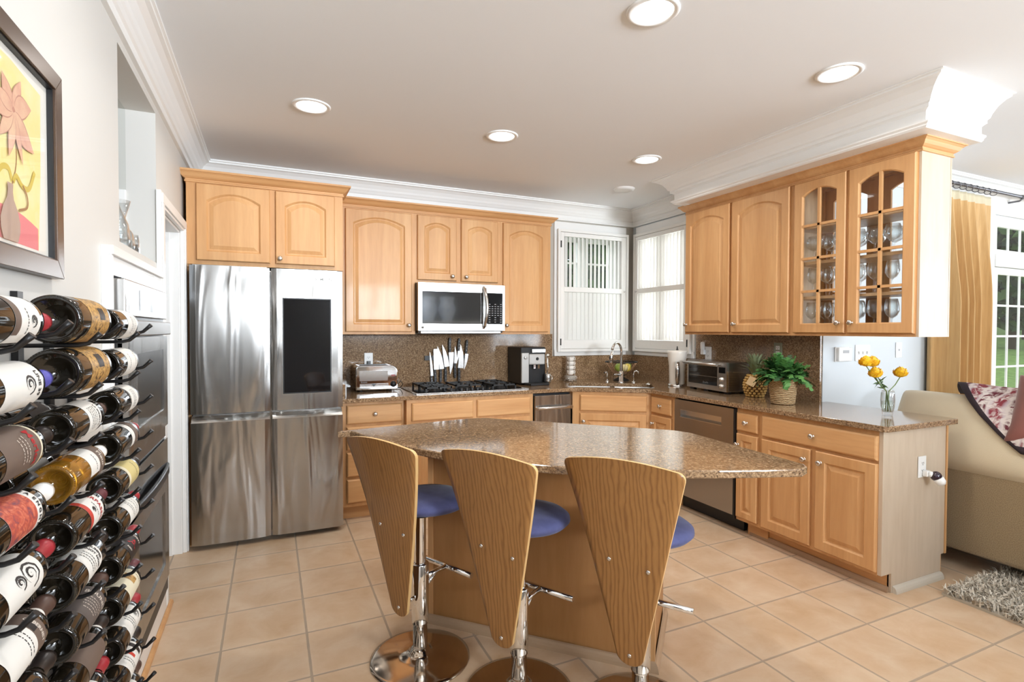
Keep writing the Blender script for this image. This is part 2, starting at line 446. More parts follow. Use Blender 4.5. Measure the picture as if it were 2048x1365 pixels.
# boxed-in beam over the hanging cabinets, with its own crown
BP = [(-.06, 2.61), (-.06, 2.41), (0, 2.41), (.012, 2.418), (.012, 2.424), (.026, 2.432), (.026, 2.44), (0, 2.446), (0, 2.492), (.012, 2.498), (.03, 2.503), (.03, 2.52), (.045, 2.526), (.055, 2.545), (.085, 2.578), (.125, 2.60), (.155, 2.607), (.155, 2.614), (.175, 2.616), (.175, 2.6205)]
BP = [(a*.83 if a > 0 else a, z) for a, z in BP]; bx0, bx1, by0, by1 = 3.01, 3.525, 1.59, 3.42
m = MB().sweep(BP, [(bx1, by1), (bx0, by1), (bx0, by0), (bx1, by0)]).box(bx0+.001, bx1-.001, by0+.001, by1-.001, 2.4115, CZ-.001)
m.add([(bx0, by0, 2.411), (bx1, by0, 2.411), (bx1, by1, 2.411), (bx0, by1, 2.411)], [(0, 1, 2, 3)])
struct(m.build('trim_2', trim_white))

# doorway casing
d = MB()
for (y0, y1) in ((3.045, 3.12), (3.79, 3.865)):
    d.box(LW, LW+.022, y0, y1, 0, 2.055).box(LW+.022, LW+.03, y0+.012, y1-.02, 0, 1.995)
d.box(LW, LW+.022, 3.12, 3.79, 1.98, 2.055).box(LW+.022, LW+.03, 3.057, 3.845, 1.995, 2.043)
d.box(LW-.12, LW, 3.12, 3.135, 0, 1.98).box(LW-.12, LW, 3.775, 3.79, 0, 1.98).box(LW-.12, LW, 3.12, 3.79, 1.965, 1.98)
d.box(LW-.075, LW-.05, 3.135, 3.147, 0, 1.965).box(LW-.075, LW-.05, 3.763, 3.775, 0, 1.965)
d.box(LW-.16, LW-.12, 3.79, 3.86, 0, 2.04).box(LW-.16, LW-.12, 3.05, 3.12, 0, 2.04)
struct(d.build('door_1', trim_white, bevel=.003))
# baseboards
BB = [(0, 0), (.014, 0), (.014, .085), (.006, .10), (0, .10)]
struct(MB().sweep(BB, [(LW, YF), (LW, 2.1)]).build('baseboard_left', trim_white))
struct(MB().sweep(BB, [(RW+.14, FY), (5.52, FY)]).build('baseboard_far', trim_white))

# ---- the two corner windows, each with a pair of shutter tiers
def corner_window(num, loc, rz, lo, hi, sash_x):
    """local x along the wall seen from the room, y into the wall"""
    e = bpy.data.objects.new('window_%d' % num, None); COL.objects.link(e); e.location = loc; e.rotation_euler = (0, 0, rz); struct(e)
    m = MB()                                   # casing and sill
    c0, c1 = (lo-.09, hi+.065) if num == 1 else (lo-.055, hi+.09)
    m.box(c0, lo, -.022, -.0005, 1.19, 2.36).box(hi, c1, -.022, -.0005, 1.19, 2.36).box(c0, c1, -.022, -.0005, 2.36, 2.44)
    m.box(c0, c1, -.03, -.0005, 1.13, 1.19)
    m.box(lo+.001, lo+.045, 0, .13, 1.27, 2.31).box(hi-.045, hi-.001, 0, .13, 1.27, 2.31).box(lo+.001, hi-.001, 0, .13, 1.2605, 1.27).box(lo+.001, hi-.001, 0, .13, 2.31, 2.3195)
    m.build('casing', trim_white, e, bevel=.002)
    s = MB(); a, b = lo+.045, hi-.045
    s.box(a, a+.03, .08, .11, 1.27, 2.31).box(b-.03, b, .08, .11, 1.27, 2.31).box(a+.03, b-.03, .081, .109, 1.27, 1.32).box(a+.03, b-.03, .081, .109, 2.27, 2.31)
    s.box(a+.03, b-.03, .082, .108, 1.76, 1.80).box(sash_x, sash_x+.10, .07, .12, 1.272, 2.308)
    s.box(a+.03, b-.03, .088, .104, 2.05, 2.068)
    s.build('sash', trim_white, e)
    MB().box(a, b, .093, .097, 1.3, 2.29).build('glass_pane', pane_glass, e)
    return e
def shutter(name, label, loc, rz, lo, hi, up_ang, low_ang, hinge_low):
    t = thing(name, label, 'shutter', loc, rz)
    m = MB(); y0, y1 = -.052, -.022
    m.box(lo, lo+.04, y0, y1, 1.20, 2.335).box(hi-.055, hi, y0, y1, 1.20, 2.335)
    m.box(lo+.04, hi-.055, y0, y1, 1.20, 1.285).box(lo+.04, hi-.055, y0, y1, 1.757, 1.806).box(lo+.04, hi-.055, y0, y1, 2.295, 2.335)
    m.build('shutter_frame', shutter_white, t, bevel=.002)
    f = MB(); g = .014
    f.box(lo-.03, lo-.003, y0-.004, -.031, 1.17, 2.365).box(hi+.003, hi+.03, y0-.004, -.031, 1.17, 2.365)
    f.box(lo-.003, hi+.003, y0-.004, -.0225, 2.338, 2.365).box(lo-.003, hi+.003, y0-.004, -.031, 1.17, 1.197)
    f.build('mounting_frame', shutter_white, t, bevel=.002)
    n = 14
    for nm, za, zb, ang in (('upper_louvers', 1.808, 2.293, up_ang), ('lower_louvers', 1.288, 1.755, low_ang)):
        l = MB(); a, b = lo+.044, hi-.059
        for i in range(n):
            cx = a + (b-a)*(i+.5)/n
            M = Matrix.Translation((cx, -.037, 0)) @ Matrix.Rotation(-math.radians(ang), 4, 'Z')
            p = [(.0035*math.cos(q)*1.0, .0275*math.sin(q)) for q in [2*PI*k/10 for k in range(10)]]
            l.prism(p, za, zb, 0, M)
        l.build(nm, louver_white, t)
    hx = lo if hinge_low else hi
    h = MB()
    for z in (2.22, 1.27): h.box(hx-.007, hx+.005, y0-.008, y0, z-.035, z+.03)
    h.build('hinge', black_metal, t)
    kx = hi-.025 if hinge_low else lo+.022
    MB().lathe([(0, -.014), (.007, -.013), (.009, -.008), (.005, -.003), (.005, 0)], (kx, y0, 1.78), 12, 0, Matrix.Rotation(-PI/2, 4, 'X')).build('knob', chrome_soft, t)
    return t
corner_window(1, (0, BW, 0), 0, 2.60, 3.29, 2.83)
shutter('window_shutter', 'white louvered shutter on the window beside the coffee machine, upper louvers half open', (0, BW, 0), 0, 2.565, 3.335, 58, 82, True)
corner_window(2, (RW, BW, 0), -PI/2, .13, .83, .43)
shutter('window_shutter', 'white closed louvered shutter on the window half hidden by the hanging cabinets', (RW, BW, 0), -PI/2, .105, .865, 66, 62, False)

# ---- french door with transom in the family room wall
e = bpy.data.objects.new('door_2', None); COL.objects.link(e); struct(e)
m = MB(); x0, x1 = 5.60, 7.40
m.box(x0-.09, x0, FY-.02, FY-.0005, 0, 2.38).box(x1, x1+.09, FY-.02, FY-.0005, 0, 2.38).box(x0-.09, x1+.09, FY-.02, FY-.0005, 2.38, 2.46)
m.box(x0+.001, x0+.05, FY, FY+.14, 0, 2.379).box(x1-.05, x1-.001, FY, FY+.14, 0, 2.379).box(x0+.05, x1-.05, FY, FY+.14, 2.33, 2.379).box(x0+.05, x1-.05, FY-.01, FY+.14, 1.94, 2.04)
m.build('door_frame', trim_white, e, bevel=.003)
def glazed(nm, x0, x1, z0, z1, nx, nz, st, br):
    m = MB(); y0, y1 = FY+.008, FY+.034
    m.box(x0, x0+st, y0, y1, z0, z1).box(x1-st, x1, y0, y1, z0, z1).box(x0+st, x1-st, y0, y1, z0, z0+br).box(x0+st, x1-st, y0, y1, z1-st, z1)
    for i in range(1, nx):
        x = x0+st+(x1-x0-2*st)*i/nx; m.box(x-.009, x+.009, y0+.004, y1-.010, z0+br, z1-st)
    for i in range(1, nz):
        z = z0+br+(z1-st-z0-br)*i/nz; m.box(x0+st, x1-st, y0+.005, y1-.011, z-.009, z+.009)
    o = m.build(nm, trim_white, e)
    MB().box(x0+st, x1-st, y0+.011, y0+.013, z0+br, z1-st).build('glass_pane', pane_glass, o)
glazed('door_leaf', 5.66, 6.36, .01, 1.935, 3, 6, .06, .26); glazed('door_leaf', 6.64, 7.34, .01, 1.935, 3, 6, .06, .26)
glazed('side_light', 6.37, 6.63, .01, 1.935, 1, 6, .05, .26)
glazed('transom', 5.65, 7.35, 2.045, 2.33, 8, 1, .045, .045)

# ---- recessed ceiling lamps
first = None
LNAMES = ['recessed ceiling light above the fridge doors', 'recessed ceiling light in front of the microwave cabinets', 'recessed ceiling light by the corner windows and the beam end',
          'recessed ceiling light above the stools, cut by the picture top', 'recessed ceiling light beside the near end of the white beam']
for i, (x, y) in enumerate(LAMPS[:5]):
    if first is None:
        r = thing('ceiling_light', 'round lit ' + LNAMES[0], 'light', (x, y, CZ), 0, 'recessed ceiling lights'); first = r
        MB().lathe([(.078, -.001), (.080, -.006), (.098, -.007), (.102, -.003), (.102, 0)], n=40).build('trim_ring', trim_white, r)
        MB().lathe([(0, -.002), (.079, -.002)], n=40).build('lens', lens, r)
    else:
        dup(first, (x, y, CZ), None, 'round lit ' + LNAMES[i])
LIGHT_NAMES = []
for i, (x, y) in enumerate(LAMPS):
    area('ceiling_lamp_light', (x, y, CZ-.012), (x, y, 0), .13, .13, 6.5, (1, .97, .93), 'DISK', 150)
tag(MB().lathe([(0, -.018), (.05, -.018), (.085, -.012), (.092, 0)], n=36).lathe([(.06, -.0185), (.072, -.016)], n=36).build('ceiling_speaker', trim_white, loc=(2.82, 3.84, CZ)),
    'round flat white disc on the ceiling in front of the corner windows', 'ceiling disc')

# ---- outside: lawn, hedge and trees
grass = mat('grass', srgb(118, 150, 66), .9); t_ = NT(grass)
t_.color(t_.ramp(t_.noise(t_.coords((1, 1, 1)), 6, 6, .7), [(.3, srgb(86, 118, 44)), (.55, srgb(126, 160, 70)), (.75, srgb(160, 186, 104))]))
m = MB(); N = 24
for j in range(N+1):
    for i in range(2): m.v.append((-6+76*i, FY+.2+.9*j, -.12+.05*j+.012*max(0, j-3)**1.45+(1.9 if i else -.25)))
for j in range(N): m.f.append((2*j, 2*j+1, 2*j+3, 2*j+2)); m.m.append(0); m.s.append(True)
for v in range(len(m.v)):
    if m.v[v][0] < 3.6 and m.v[v][1] < BW+.4: pass
g = m.build('ground', grass); struct(g, 'sloping green lawn outside the glass door', 'lawn')
g.location.z = -.05
leaf_mats = [mat('leaf_%d' % i, srgb(*c), .6) for i, c in enumerate([(58, 84, 38), (76, 102, 48), (44, 64, 34)])]
bark = mat('bark', srgb(84, 66, 50), .85)
def tree(label, x, y, z, h, r, seed, n=900, ls=1.0):
    q = random.Random(seed); t = thing('garden_tree', label, 'tree', (x, y, z), 0, 'trees in the garden')
    MB().tube([(0, 0, 0), (.05, .02, h*.3), (-.04, .05, h*.55), (.02, 0, h*.85)], [.14, .11, .08, .03], 8).build('trunk', bark, t)
    m = MB()
    for i in range(n):
        while True:
            p = Vector((q.uniform(-1, 1), q.uniform(-1, 1), q.uniform(-1, 1)))
            if .25 < p.length < 1: break
        c = Vector((p.x*r, p.y*r, h*.56+p.z*h*.44)); s = q.uniform(.12, .26)*ls
        a = Vector((q.uniform(-1, 1), q.uniform(-1, 1), q.uniform(-1, 1))).normalized(); b = a.orthogonal().normalized(); c2 = a.cross(b)
        m.add([c+b*s, c+c2*s*.5+a*.03, c-b*s, c-c2*s*.5+a*.03], [(0, 1, 2, 3)], q.randrange(3))
    m.build('foliage', leaf_mats, t)
tree('dense tree outside seen through the half open shutter louvers', 5.4, 9.3, .2, 4.6, 1.35, 1)
tree('bushy tree outside seen at the far side of the half open shutter', 7.9, 11.0, .4, 4.4, 1.4, 2)
tree('dark tree on the lawn seen through the french door panes', 22.0, 9.0, .8, 5.4, 1.7, 3, 2600, 1.3)
tree('tall dark tree behind the lawn at the far edge of the french door', 26.5, 10.4, 1.0, 6.4, 2.0, 4, 2600, 1.4)
tree('leafy tree outside seen in the transom of the french door', 30.0, 13.6, 1.3, 7.4, 2.3, 5, 2200, 1.5)
# shelf with urns on the wall behind the camera (they show in the microwave door)
struct(MB().box(2.85, 4.6, YF, -3.02, 1.52, 1.575).build('trim_3', trim_white))
urn_m = mat('urn_glaze', srgb(206, 212, 220), .45); q_ = NT(urn_m); q_.color(q_.ramp(q_.noise(q_.coords((1, 1, 1)), 9, 4, .6), [(.3, srgb(150, 164, 186)), (.5, srgb(206, 212, 220)), (.75, srgb(222, 226, 230))]))
for i, (x, lab) in enumerate(((3.62, 'white ceramic urn mirrored in the microwave door, nearer the keypad'), (3.20, 'white ceramic urn mirrored in the microwave door, farther from the keypad'))):
    tag(MB().lathe([(0, 0), (.10, 0), (.11, .01), (.15, .12), (.195, .26), (.185, .33), (.15, .40), (.145, .46), (.165, .53), (.165, .545), (.14, .545), (.13, .46), (0, .4)], n=36).build('ceramic_urn', urn_m, loc=(x, -3.26-.02*i, 1.5755)), lab, 'urn')

# ------------------------------------------------------------------ cabinet makers (local x along the face, y into the cabinet)
KNOB = [(0, -.030), (.008, -.0295), (.0145, -.026), (.016, -.021), (.012, -.015), (.006, -.011), (.0055, -.004), (.009, 0)]
RXK = Matrix.Rotation(-PI/2, 4, 'X')     # local z -> +y
_km = {}
def knob(parent, x, y, z):
    if 'k' not in _km:
        o = MB().lathe(KNOB, n=18, M=RXK).build('knob', chrome_soft, parent, (x, y, z)); _km['k'] = o.data; return o
    o = bpy.data.objects.new('knob', _km['k']); COL.objects.link(o); o.parent = parent; o.location = (x, y, z); return o
def contour(w, h, st, arch, d, na=12):
    """inner contour of a door frame, inset by d: bottom corners, then up and over the arch"""
    x0, x1, z0 = st+d, w-st-d, st+d
    pts = [(x0, z0), (x1, z0)]
    if arch:
        ztop, rise = h-st*.95-d, min(.05, (w-2*st)*.16)
        zs = ztop-rise
        for i in range(na+1):
            t = i/na; pts.append((x1+(x0-x1)*t, zs+rise*(1-(2*t-1)**2)))
    else:
        for i in range(na+1):
            t = i/na; pts.append((x1+(x0-x1)*t, h-st-d))
    return pts
def outer(w, h, d, inner):
    pts = [(d, d), (w-d, d)]; n = len(inner)-3
    for i in range(n+1): pts.append((w-d+(2*d-w)*i/n, h-d))
    return pts
def loops(m, L, sm=False, mi=0, close_last=True, close_first=True):
    n = len(L[0]); vs = [p for l in L for p in l]; fs = []
    for a in range(len(L)-1):
        for i in range(n):
            j = (i+1) % n; fs.append((a*n+i, a*n+j, (a+1)*n+j, (a+1)*n+i))
    if close_last: fs.append(tuple((len(L)-1)*n+i for i in range(n)))
    if close_first: fs.append(tuple(reversed(range(n))))
    m.add(vs, fs, mi, sm)
def door(parent, x0, x1, z0, z1, arch=True, knob_at=None, glass=False, st=.056, y=0, name='door', mats=None):
    w, h = x1-x0, z1-z0; T = .021; m = MB()
    P = lambda pts, yy: [(a, yy, b) for a, b in pts]
    in0 = contour(w, h, st, arch, 0)
    o0, o1 = outer(w, h, 0, in0), outer(w, h, .005, in0)
    if not glass:
        L = [P(o0, -.001), P(o0, -T+.006), P(o1, -T), P(in0, -T), P(contour(w, h, st, arch, .004), -T+.004), P(contour(w, h, st, arch, .010), -T+.011),
             P(contour(w, h, st, arch, .016), -T+.011), P(contour(w, h, st, arch, .040), -T+.002)]
        loops(m, L)
        o = m.build(name, wood_v, parent, (x0, y, z0))
    else:
        L = [P(o0, 0), P(o0, -T+.006), P(o1, -T), P(in0, -T), P(contour(w, h, st, arch, .006), -T+.006), P(contour(w, h, st, arch, .006), 0), P(o0, 0)]
        loops(m, L, close_last=False, close_first=False)
        cx = w/2; m.box(cx-.008, cx+.008, -T+.001, -.003, st-.005, h-st)
        for k in range(1, 4):
            z = st+(h-2*st-.02)*k/4; m.box(st-.005, w-st+.005, -T+.001, -.003, z-.008, z+.008)
        o = m.build(name, wood_v, parent, (x0, y, z0))
        g = MB(); q = contour(w, h, st, arch, -.004)
        loops(g, [P(q, -.009), P(q, -.006)]); g.build('glass_pane', pane_glass, o)
    if knob_at: knob(o, knob_at[0]*w if knob_at[0] <= 1 else knob_at[0], -T, knob_at[1]*h if abs(knob_at[1]) <= 1 else knob_at[1])
    return o
def drawer(parent, x0, x1, z0, z1, has_knob=True, name='drawer'):
    w, h = x1-x0, z1-z0; T = .021; m = MB()
    R = lambda d, y: [(d, y, d), (w-d, y, d), (w-d, y, h-d), (d, y, h-d)]
    loops(m, [R(0, -.001), R(0, -T+.008), R(.004, -T+.003), R(.010, -T)])
    o = m.build(name, wood_h, parent, (x0, 0, z0))
    if has_knob: knob(o, w/2, -T, h/2)
    return o
def box_part(nm, parent, x0, x1, y0, y1, z0, z1, mt, bevel=0, loc=None, **k):
    return MB().box(x0, x1, y0, y1, z0, z1).build(nm, mt, parent, loc, bevel=bevel, **k)

CC = [(0, 0), (.008, .001), (.008, .010), (.004, .013), (.004, .022), (.012, .026), (.022, .034), (.034, .05), (.044, .058), (.05, .060), (.05, .072), (0, .072)]
def crown_part(parent, path, z, name='crown_molding', mt=None):
    return MB().sweep([(o, zz+z) for o, zz in CC], path).build(name, mt or wood_h, parent)

# ---- over the fridge
c = thing('wall_cabinet', 'maple cabinet with two arched doors above the steel fridge', 'cabinet', (-.475, 3.86, 0))
box_part('carcass', c, 0, .935, 0, BW-3.86-.002, 1.79, 2.32, wood_v)
box_part('side_panel', c, -.006, .02, .02, BW-3.86-.002, .0, 1.79, wood_v)
door(c, .055, .475, 1.815, 2.295, True, None)
door(c, .508, .880, 1.815, 2.295, True, (.07, .07))
crown_part(c, [(0, BW-3.86-.01), (0, 0), (.935, 0), (.935, BW-3.86-.01)], 2.30).scale = (1, 1, 1)
# ---- tall one, pair over the microwave, one beside the window
UY = 4.215; UD = BW-UY-.002
c = thing('wall_cabinet', 'wide maple wall cabinet with one tall arched door between fridge and microwave', 'cabinet', (.475, UY, 0))
box_part('carcass', c, 0, .585, 0, UD, 1.345, 2.33, wood_v)
door(c, .045, .555, 1.365, 2.305, True, (.945, .055))
c = thing('wall_cabinet', 'short maple wall cabinet with two small arched doors above the microwave', 'cabinet', (1.0605, UY, 0))
box_part('carcass', c, 0, .749, 0, UD, 1.762, 2.33, wood_v)
door(c, .015, .345, 1.785, 2.305, True, (.88, .07)); door(c, .385, .715, 1.785, 2.305, True, (.12, .07))
c = thing('wall_cabinet', 'narrow maple wall cabinet with one tall arched door beside the shuttered window', 'cabinet', (1.81, UY, 0))
box_part('carcass', c, 0, .485, 0, UD, 1.345, 2.33, wood_v)
door(c, .015, .455, 1.365, 2.305, True, (.065, .06))
o = MB().sweep([(q, zz+2.315) for q, zz in CC], [(.476, UY), (2.297, UY), (2.297, BW-.005)]).build('cabinet_crown', wood_h)
tag(o, 'long maple crown strip along the top of the cabinets around the microwave', 'molding')

# ---- hanging cabinets under the beam (seen face looks towards -x)
UX = 3.17; YF0 = 3.455
c = thing('wall_cabinet', 'hanging maple cabinet with two solid arched doors next to the glass doors', 'cabinet', (UX, YF0, 0), -PI/2)
box_part('carcass', c, 0, 1.003, 0, .285, 1.35, 2.365, wood_v)
door(c, .015, .478, 1.368, 2.345, True, (.045, .065)); door(c, .502, .985, 1.368, 2.345, True, (.075, .065))
# glass cabinet: open box with shelves, doors on both faces
L0, L1 = 1.004, 1.765; D = .285; GZ0, GZ1 = 1.35, 2.365
c = thing('display_cabinet', 'hanging maple cabinet with glass doors full of wine glasses', 'cabinet', (UX, YF0, 0), -PI/2)
m = MB(); m.box(L0+.001, L1-.0125, .0185, D-.0185, GZ0+.001, GZ0+.018).box(L0+.001, L1-.0125, .0185, D-.0185, GZ1-.02, GZ1-.001, 1).box(L0+.001, L0+.012, .0185, D-.0185, GZ0+.018, GZ1-.02, 1)
m.build('carcass', [wood_v, wood_in], c)
m = MB()
for y0, y1 in ((0, .018), (D-.018, D)):
    m.box(L0, L0+.03, y0, y1, GZ0, GZ1).box(L1-.045, L1-.0125, y0, y1, GZ0, GZ1).box(L0+.355, L0+.39, y0, y1, GZ0+.03, GZ1-.035)
    m.box(L0+.03, L1-.045, y0, y1, GZ0, GZ0+.03).box(L0+.03, L1-.045, y0, y1, GZ1-.035, GZ1)
m.build('face_frame', wood_v, c)
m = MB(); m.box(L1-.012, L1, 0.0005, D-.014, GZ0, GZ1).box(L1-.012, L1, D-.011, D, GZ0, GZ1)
m.build('end_panel', wood_end_lit, c)
SHELF_Z = [1.605, 1.83, 2.06]
for z in SHELF_Z: box_part('shelf', c, L0+.012, L1-.012, .02, D-.02, z-.018, z, wood_in)
door(c, L0+.018, L0+.364, 1.368, 2.345, True, (.90, .065), True); door(c, L0+.381, L1-.018, 1.368, 2.345, True, (.08, .065), True)
for xa, xb in ((L0+.018, L0+.364), (L0+.381, L1-.018)):
    o = door(c, 0, xb-xa, 0, .977, True, None, True, name='rear_door'); o.rotation_euler = (0, 0, PI); o.location = (xb, D, 1.368)
m = MB().sweep([(q*1.0, zz*1.0+2.345) for q, zz in CC], [(UX+D, YF0-.004), (UX, YF0-.004), (UX, YF0-L1), (UX+D, YF0-L1), (UX+D, YF0-.004)])
o = m.build('cabinet_crown', wood_h); tag(o, 'maple crown strip around the hanging cabinets, just below the white beam', 'molding')

# ---- wine glasses in the display cabinet
def wine_glass(label, grp, h=.205, r=.038):
    p = [(0, .001), (.034, .001), (.033, .003), (.006, .007), (.0035, .012), (.0033, h*.42), (.006, h*.45), (r*.7, h*.53), (r, h*.66), (r*.98, h*.8), (r*.78, h), (r*.76, h-.001), (r*.96, h*.8), (r*.98, h*.66), (r*.66, h*.535), (.003, h*.46)]
    return tag(MB().lathe(p, n=18).build('wine_glass', clear_glass), label, 'wine glass', grp)
lv = [('standing on the bottom of the glass-doored cabinet', 'wine glasses on the cabinet floor', GZ0+.018, .20, .037), ('standing on the lowest shelf behind the glass doors', 'wine glasses on the lowest shelf', SHELF_Z[0], .19, .035),
      ('standing on the middle shelf behind the glass doors', 'wine glasses on the middle shelf', SHELF_Z[1], .17, .045)]
for where, grp, z, h, r in lv:
    src = None
    for j, yl in enumerate((.09, .20)):
        for i in range(7):
            lx = L0+.075+i*.099+(j*.045); wy = YF0-lx+rnd.uniform(-.006, .006); wx = UX+yl+rnd.uniform(-.01, .01)
            if L1-.055 < lx: continue
            if src is None: src = wine_glass('clear stemmed wine glass '+where, grp, h, r); o = src
            else: o = src.copy(); COL.objects.link(o)
            o.location = (wx, wy, z)

# ------------------------------------------------------------------ base cabinets
FYB = 3.885; CTZ = .862
c = thing('base_cabinet', 'maple drawer stack beside the fridge under the toaster', 'cabinet', (.457, 3.945, 0))
box_part('carcass', c, 0, .455, 0, BW-3.945-.002, .10, CTZ, wood_v); box_part('toe_kick', c, 0, .455, .06, .09, 0, .10, wood_h)
for z0, z1, k in ((.70, .835, 1), (.515, .68, 1), (.32, .495, 1), (.13, .30, 1)): drawer(c, .035, .43, z0, z1)
c = thing('base_cabinet', 'maple base cabinet with two false drawer fronts below the cooktop', 'cabinet', (.9125, FYB, 0))
W_ = 1.045
box_part('carcass', c, 0, W_, 0, BW-FYB-.002, .10, CTZ, wood_v); box_part('toe_kick', c, 0, W_, .07, .10, 0, .10, wood_h)
drawer(c, .037, .52, .70, .835, False, 'false_front'); drawer(c, .552, 1.015, .70, .835, False, 'false_front')
door(c, .037, .52, .125, .68, False, (.9, .9)); door(c, .552, 1.015, .125, .68, False, (.1, .9))
# trash compactor
c = thing('trash_compactor', 'narrow stainless undercounter trash compactor between cooktop and sink cabinets', 'compactor', (1.9585, FYB, 0))
box_part('body', c, .004, .352, .02, .58, .02, .852, black_plastic)
o = box_part('front_panel', c, .008, .345, -.025, .02, .10, .842, steel, .004)
m = MB(); m.tube([(.015, -.06, .742), (.10, -.072, .744), (.18, -.075, .745), (.26, -.072, .744), (.338, -.06, .742)], .013, 10).tube([(.02, -.025, .742), (.02, -.062, .742)], .011).tube([(.333, -.025, .742), (.333, -.062, .742)], .011)
m.build('handle', steel_h, c)
# diagonal sink cabinet
ang = math.atan2(3.53-FYB, 2.88-2.335); WD = math.hypot(.545, .355)
c = thing('base_cabinet', 'maple corner cabinet below the sink with one wide drawer front', 'cabinet', (2.335, FYB, 0), ang)
m = MB(); m.prism([(0, 0), (WD, 0), (WD+.10, .25), (WD*.62, .60), (-.02, .42)], .10, .685); m.box(0, WD, 0, .03, .685, CTZ); m.build('carcass', wood_v, c)
box_part('toe_kick', c, .02, WD-.02, .07, .09, 0, .10, wood_h)
drawer(c, .065, WD-.035, .70, .835, False, 'false_front'); door(c, .065, WD-.035, .125, .68, False, (.055, .88))
# run along the peninsula: local x = 3.53 - y
RX = 2.88; RY = 3.53
c = thing('base_cabinet', 'narrow maple cabinet with one drawer and one door between sink and dishwasher', 'cabinet', (RX, RY, 0), -PI/2)
box_part('carcass', c, 0.002, .296, 0, .57, .10, CTZ, wood_v); box_part('toe_kick', c, 0.002, .296, .07, .10, 0, .10, wood_h)
drawer(c, .02, .262, .705, .835); door(c, .02, .262, .125, .685, False, (.12, .88), st=.05)
c = thing('dishwasher', 'dark stainless dishwasher with a pocket handle below the toaster oven', 'dishwasher', (RX, RY, 0), -PI/2)
box_part('tub', c, .305, .895, .02, .57, .10, .852, black_plastic)
box_part('toe_panel', c, .305, .8965, .075, .10, .005, .098, black_plastic)
m = MB(); hx0, hx1, hz0, hz1 = .372, .778, .722, .775
a0, a1, q0, q1 = .308, .885, .125, .85
for (xa, xb, za, zb) in ((a0, hx0, q0, q1), (hx1, a1, q0, q1), (hx0, hx1, q0, hz0), (hx0, hx1, hz1, q1)): m.box(xa, xb, -.022, .02, za, zb)
m.build('door_panel', steel_dark, c, bevel=.0)
m = MB(); m.add([(hx0, -.021, hz1), (hx1, -.021, hz1), (hx1, .014, hz1-.006), (hx0, .014, hz1-.006), (hx0, .014, hz0+.012), (hx1, .014, hz0+.012), (hx1, -.021, hz0), (hx0, -.021, hz0)], [(0, 1, 2, 3), (3, 2, 5, 4), (4, 5, 6, 7)])
m.box(hx0-.004, hx1+.004, -.024, -.0215, hz1, hz1+.004).box(hx0-.004, hx1+.004, -.024, -.0215, hz0-.004, hz0)
m.build('pocket_handle', steel_h, c)
box_part('door_edge', c, .886, .896, -.018, .02, .10, .852, black_plastic)
c = thing('base_cabinet', 'slim maple cabinet with small drawer and door beside the dark dishwasher', 'cabinet', (RX, RY, 0), -PI/2)
box_part('carcass', c, .8975, 1.092, 0, .57, .10, CTZ, wood_v); box_part('toe_kick', c, .935, 1.092, .07, .10, 0, .10, wood_h)
drawer(c, .906, 1.075, .71, .83); door(c, .906, 1.075, .125, .69, False, (.10, .87), st=.042)
c = thing('base_cabinet', 'wide maple peninsula cabinet with one long drawer over two doors', 'cabinet', (RX, RY, 0), -PI/2)
X0, X1 = 1.093, 1.84
box_part('carcass', c, X0, X1-.02, 0, .565, .10, CTZ, wood_v); box_part('toe_kick', c, X0, X1-.012, .085, .11, 0, .10, wood_h)
drawer(c, X0+.015, X1-.022, .705, .835); door(c, X0+.015, X0+.352, .120, .688, False, (.90, .89)); door(c, X0+.385, X1-.022, .120, .688, False, (.10, .89))
m = MB()
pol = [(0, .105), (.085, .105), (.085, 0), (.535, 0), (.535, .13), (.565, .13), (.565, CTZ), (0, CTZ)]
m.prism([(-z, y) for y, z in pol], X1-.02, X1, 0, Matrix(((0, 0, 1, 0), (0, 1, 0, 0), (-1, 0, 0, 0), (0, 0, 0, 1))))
m.build('end_panel', wood_end_lit, c)
m = MB().box(X1-.03, X1+.004, .567, .582, .13, CTZ); m.box(X1-.03, X1-.006, .537, .552, 0, .13)
m.build('rear_edge', wood_v, c)
QR = [(0, 0), (.018, 0), (.0165, .007), (.0127, .0127), (.007, .0165), (0, .018)]
stone_trim = mat('grey_trim', srgb(196, 188, 174), .5)
base_trim = mat('grey_brown_trim', srgb(168, 140, 112), .5)
o = MB().sweep([(a*1.3, b*2) for a, b in QR], [(2.975, RY-X1-.001), (3.41, RY-X1-.001)]).build('shoe_molding', stone_trim); tag(o, 'pale quarter round strip on the floor along the peninsula end panel', 'molding')
o = MB().sweep([(a, b*1.6) for a, b in QR], [(2.964, RY-.95), (2.964, RY-1.83)]).build('shoe_molding', base_trim); tag(o, 'brownish quarter round strip on the floor along the peninsula toe kick', 'molding')

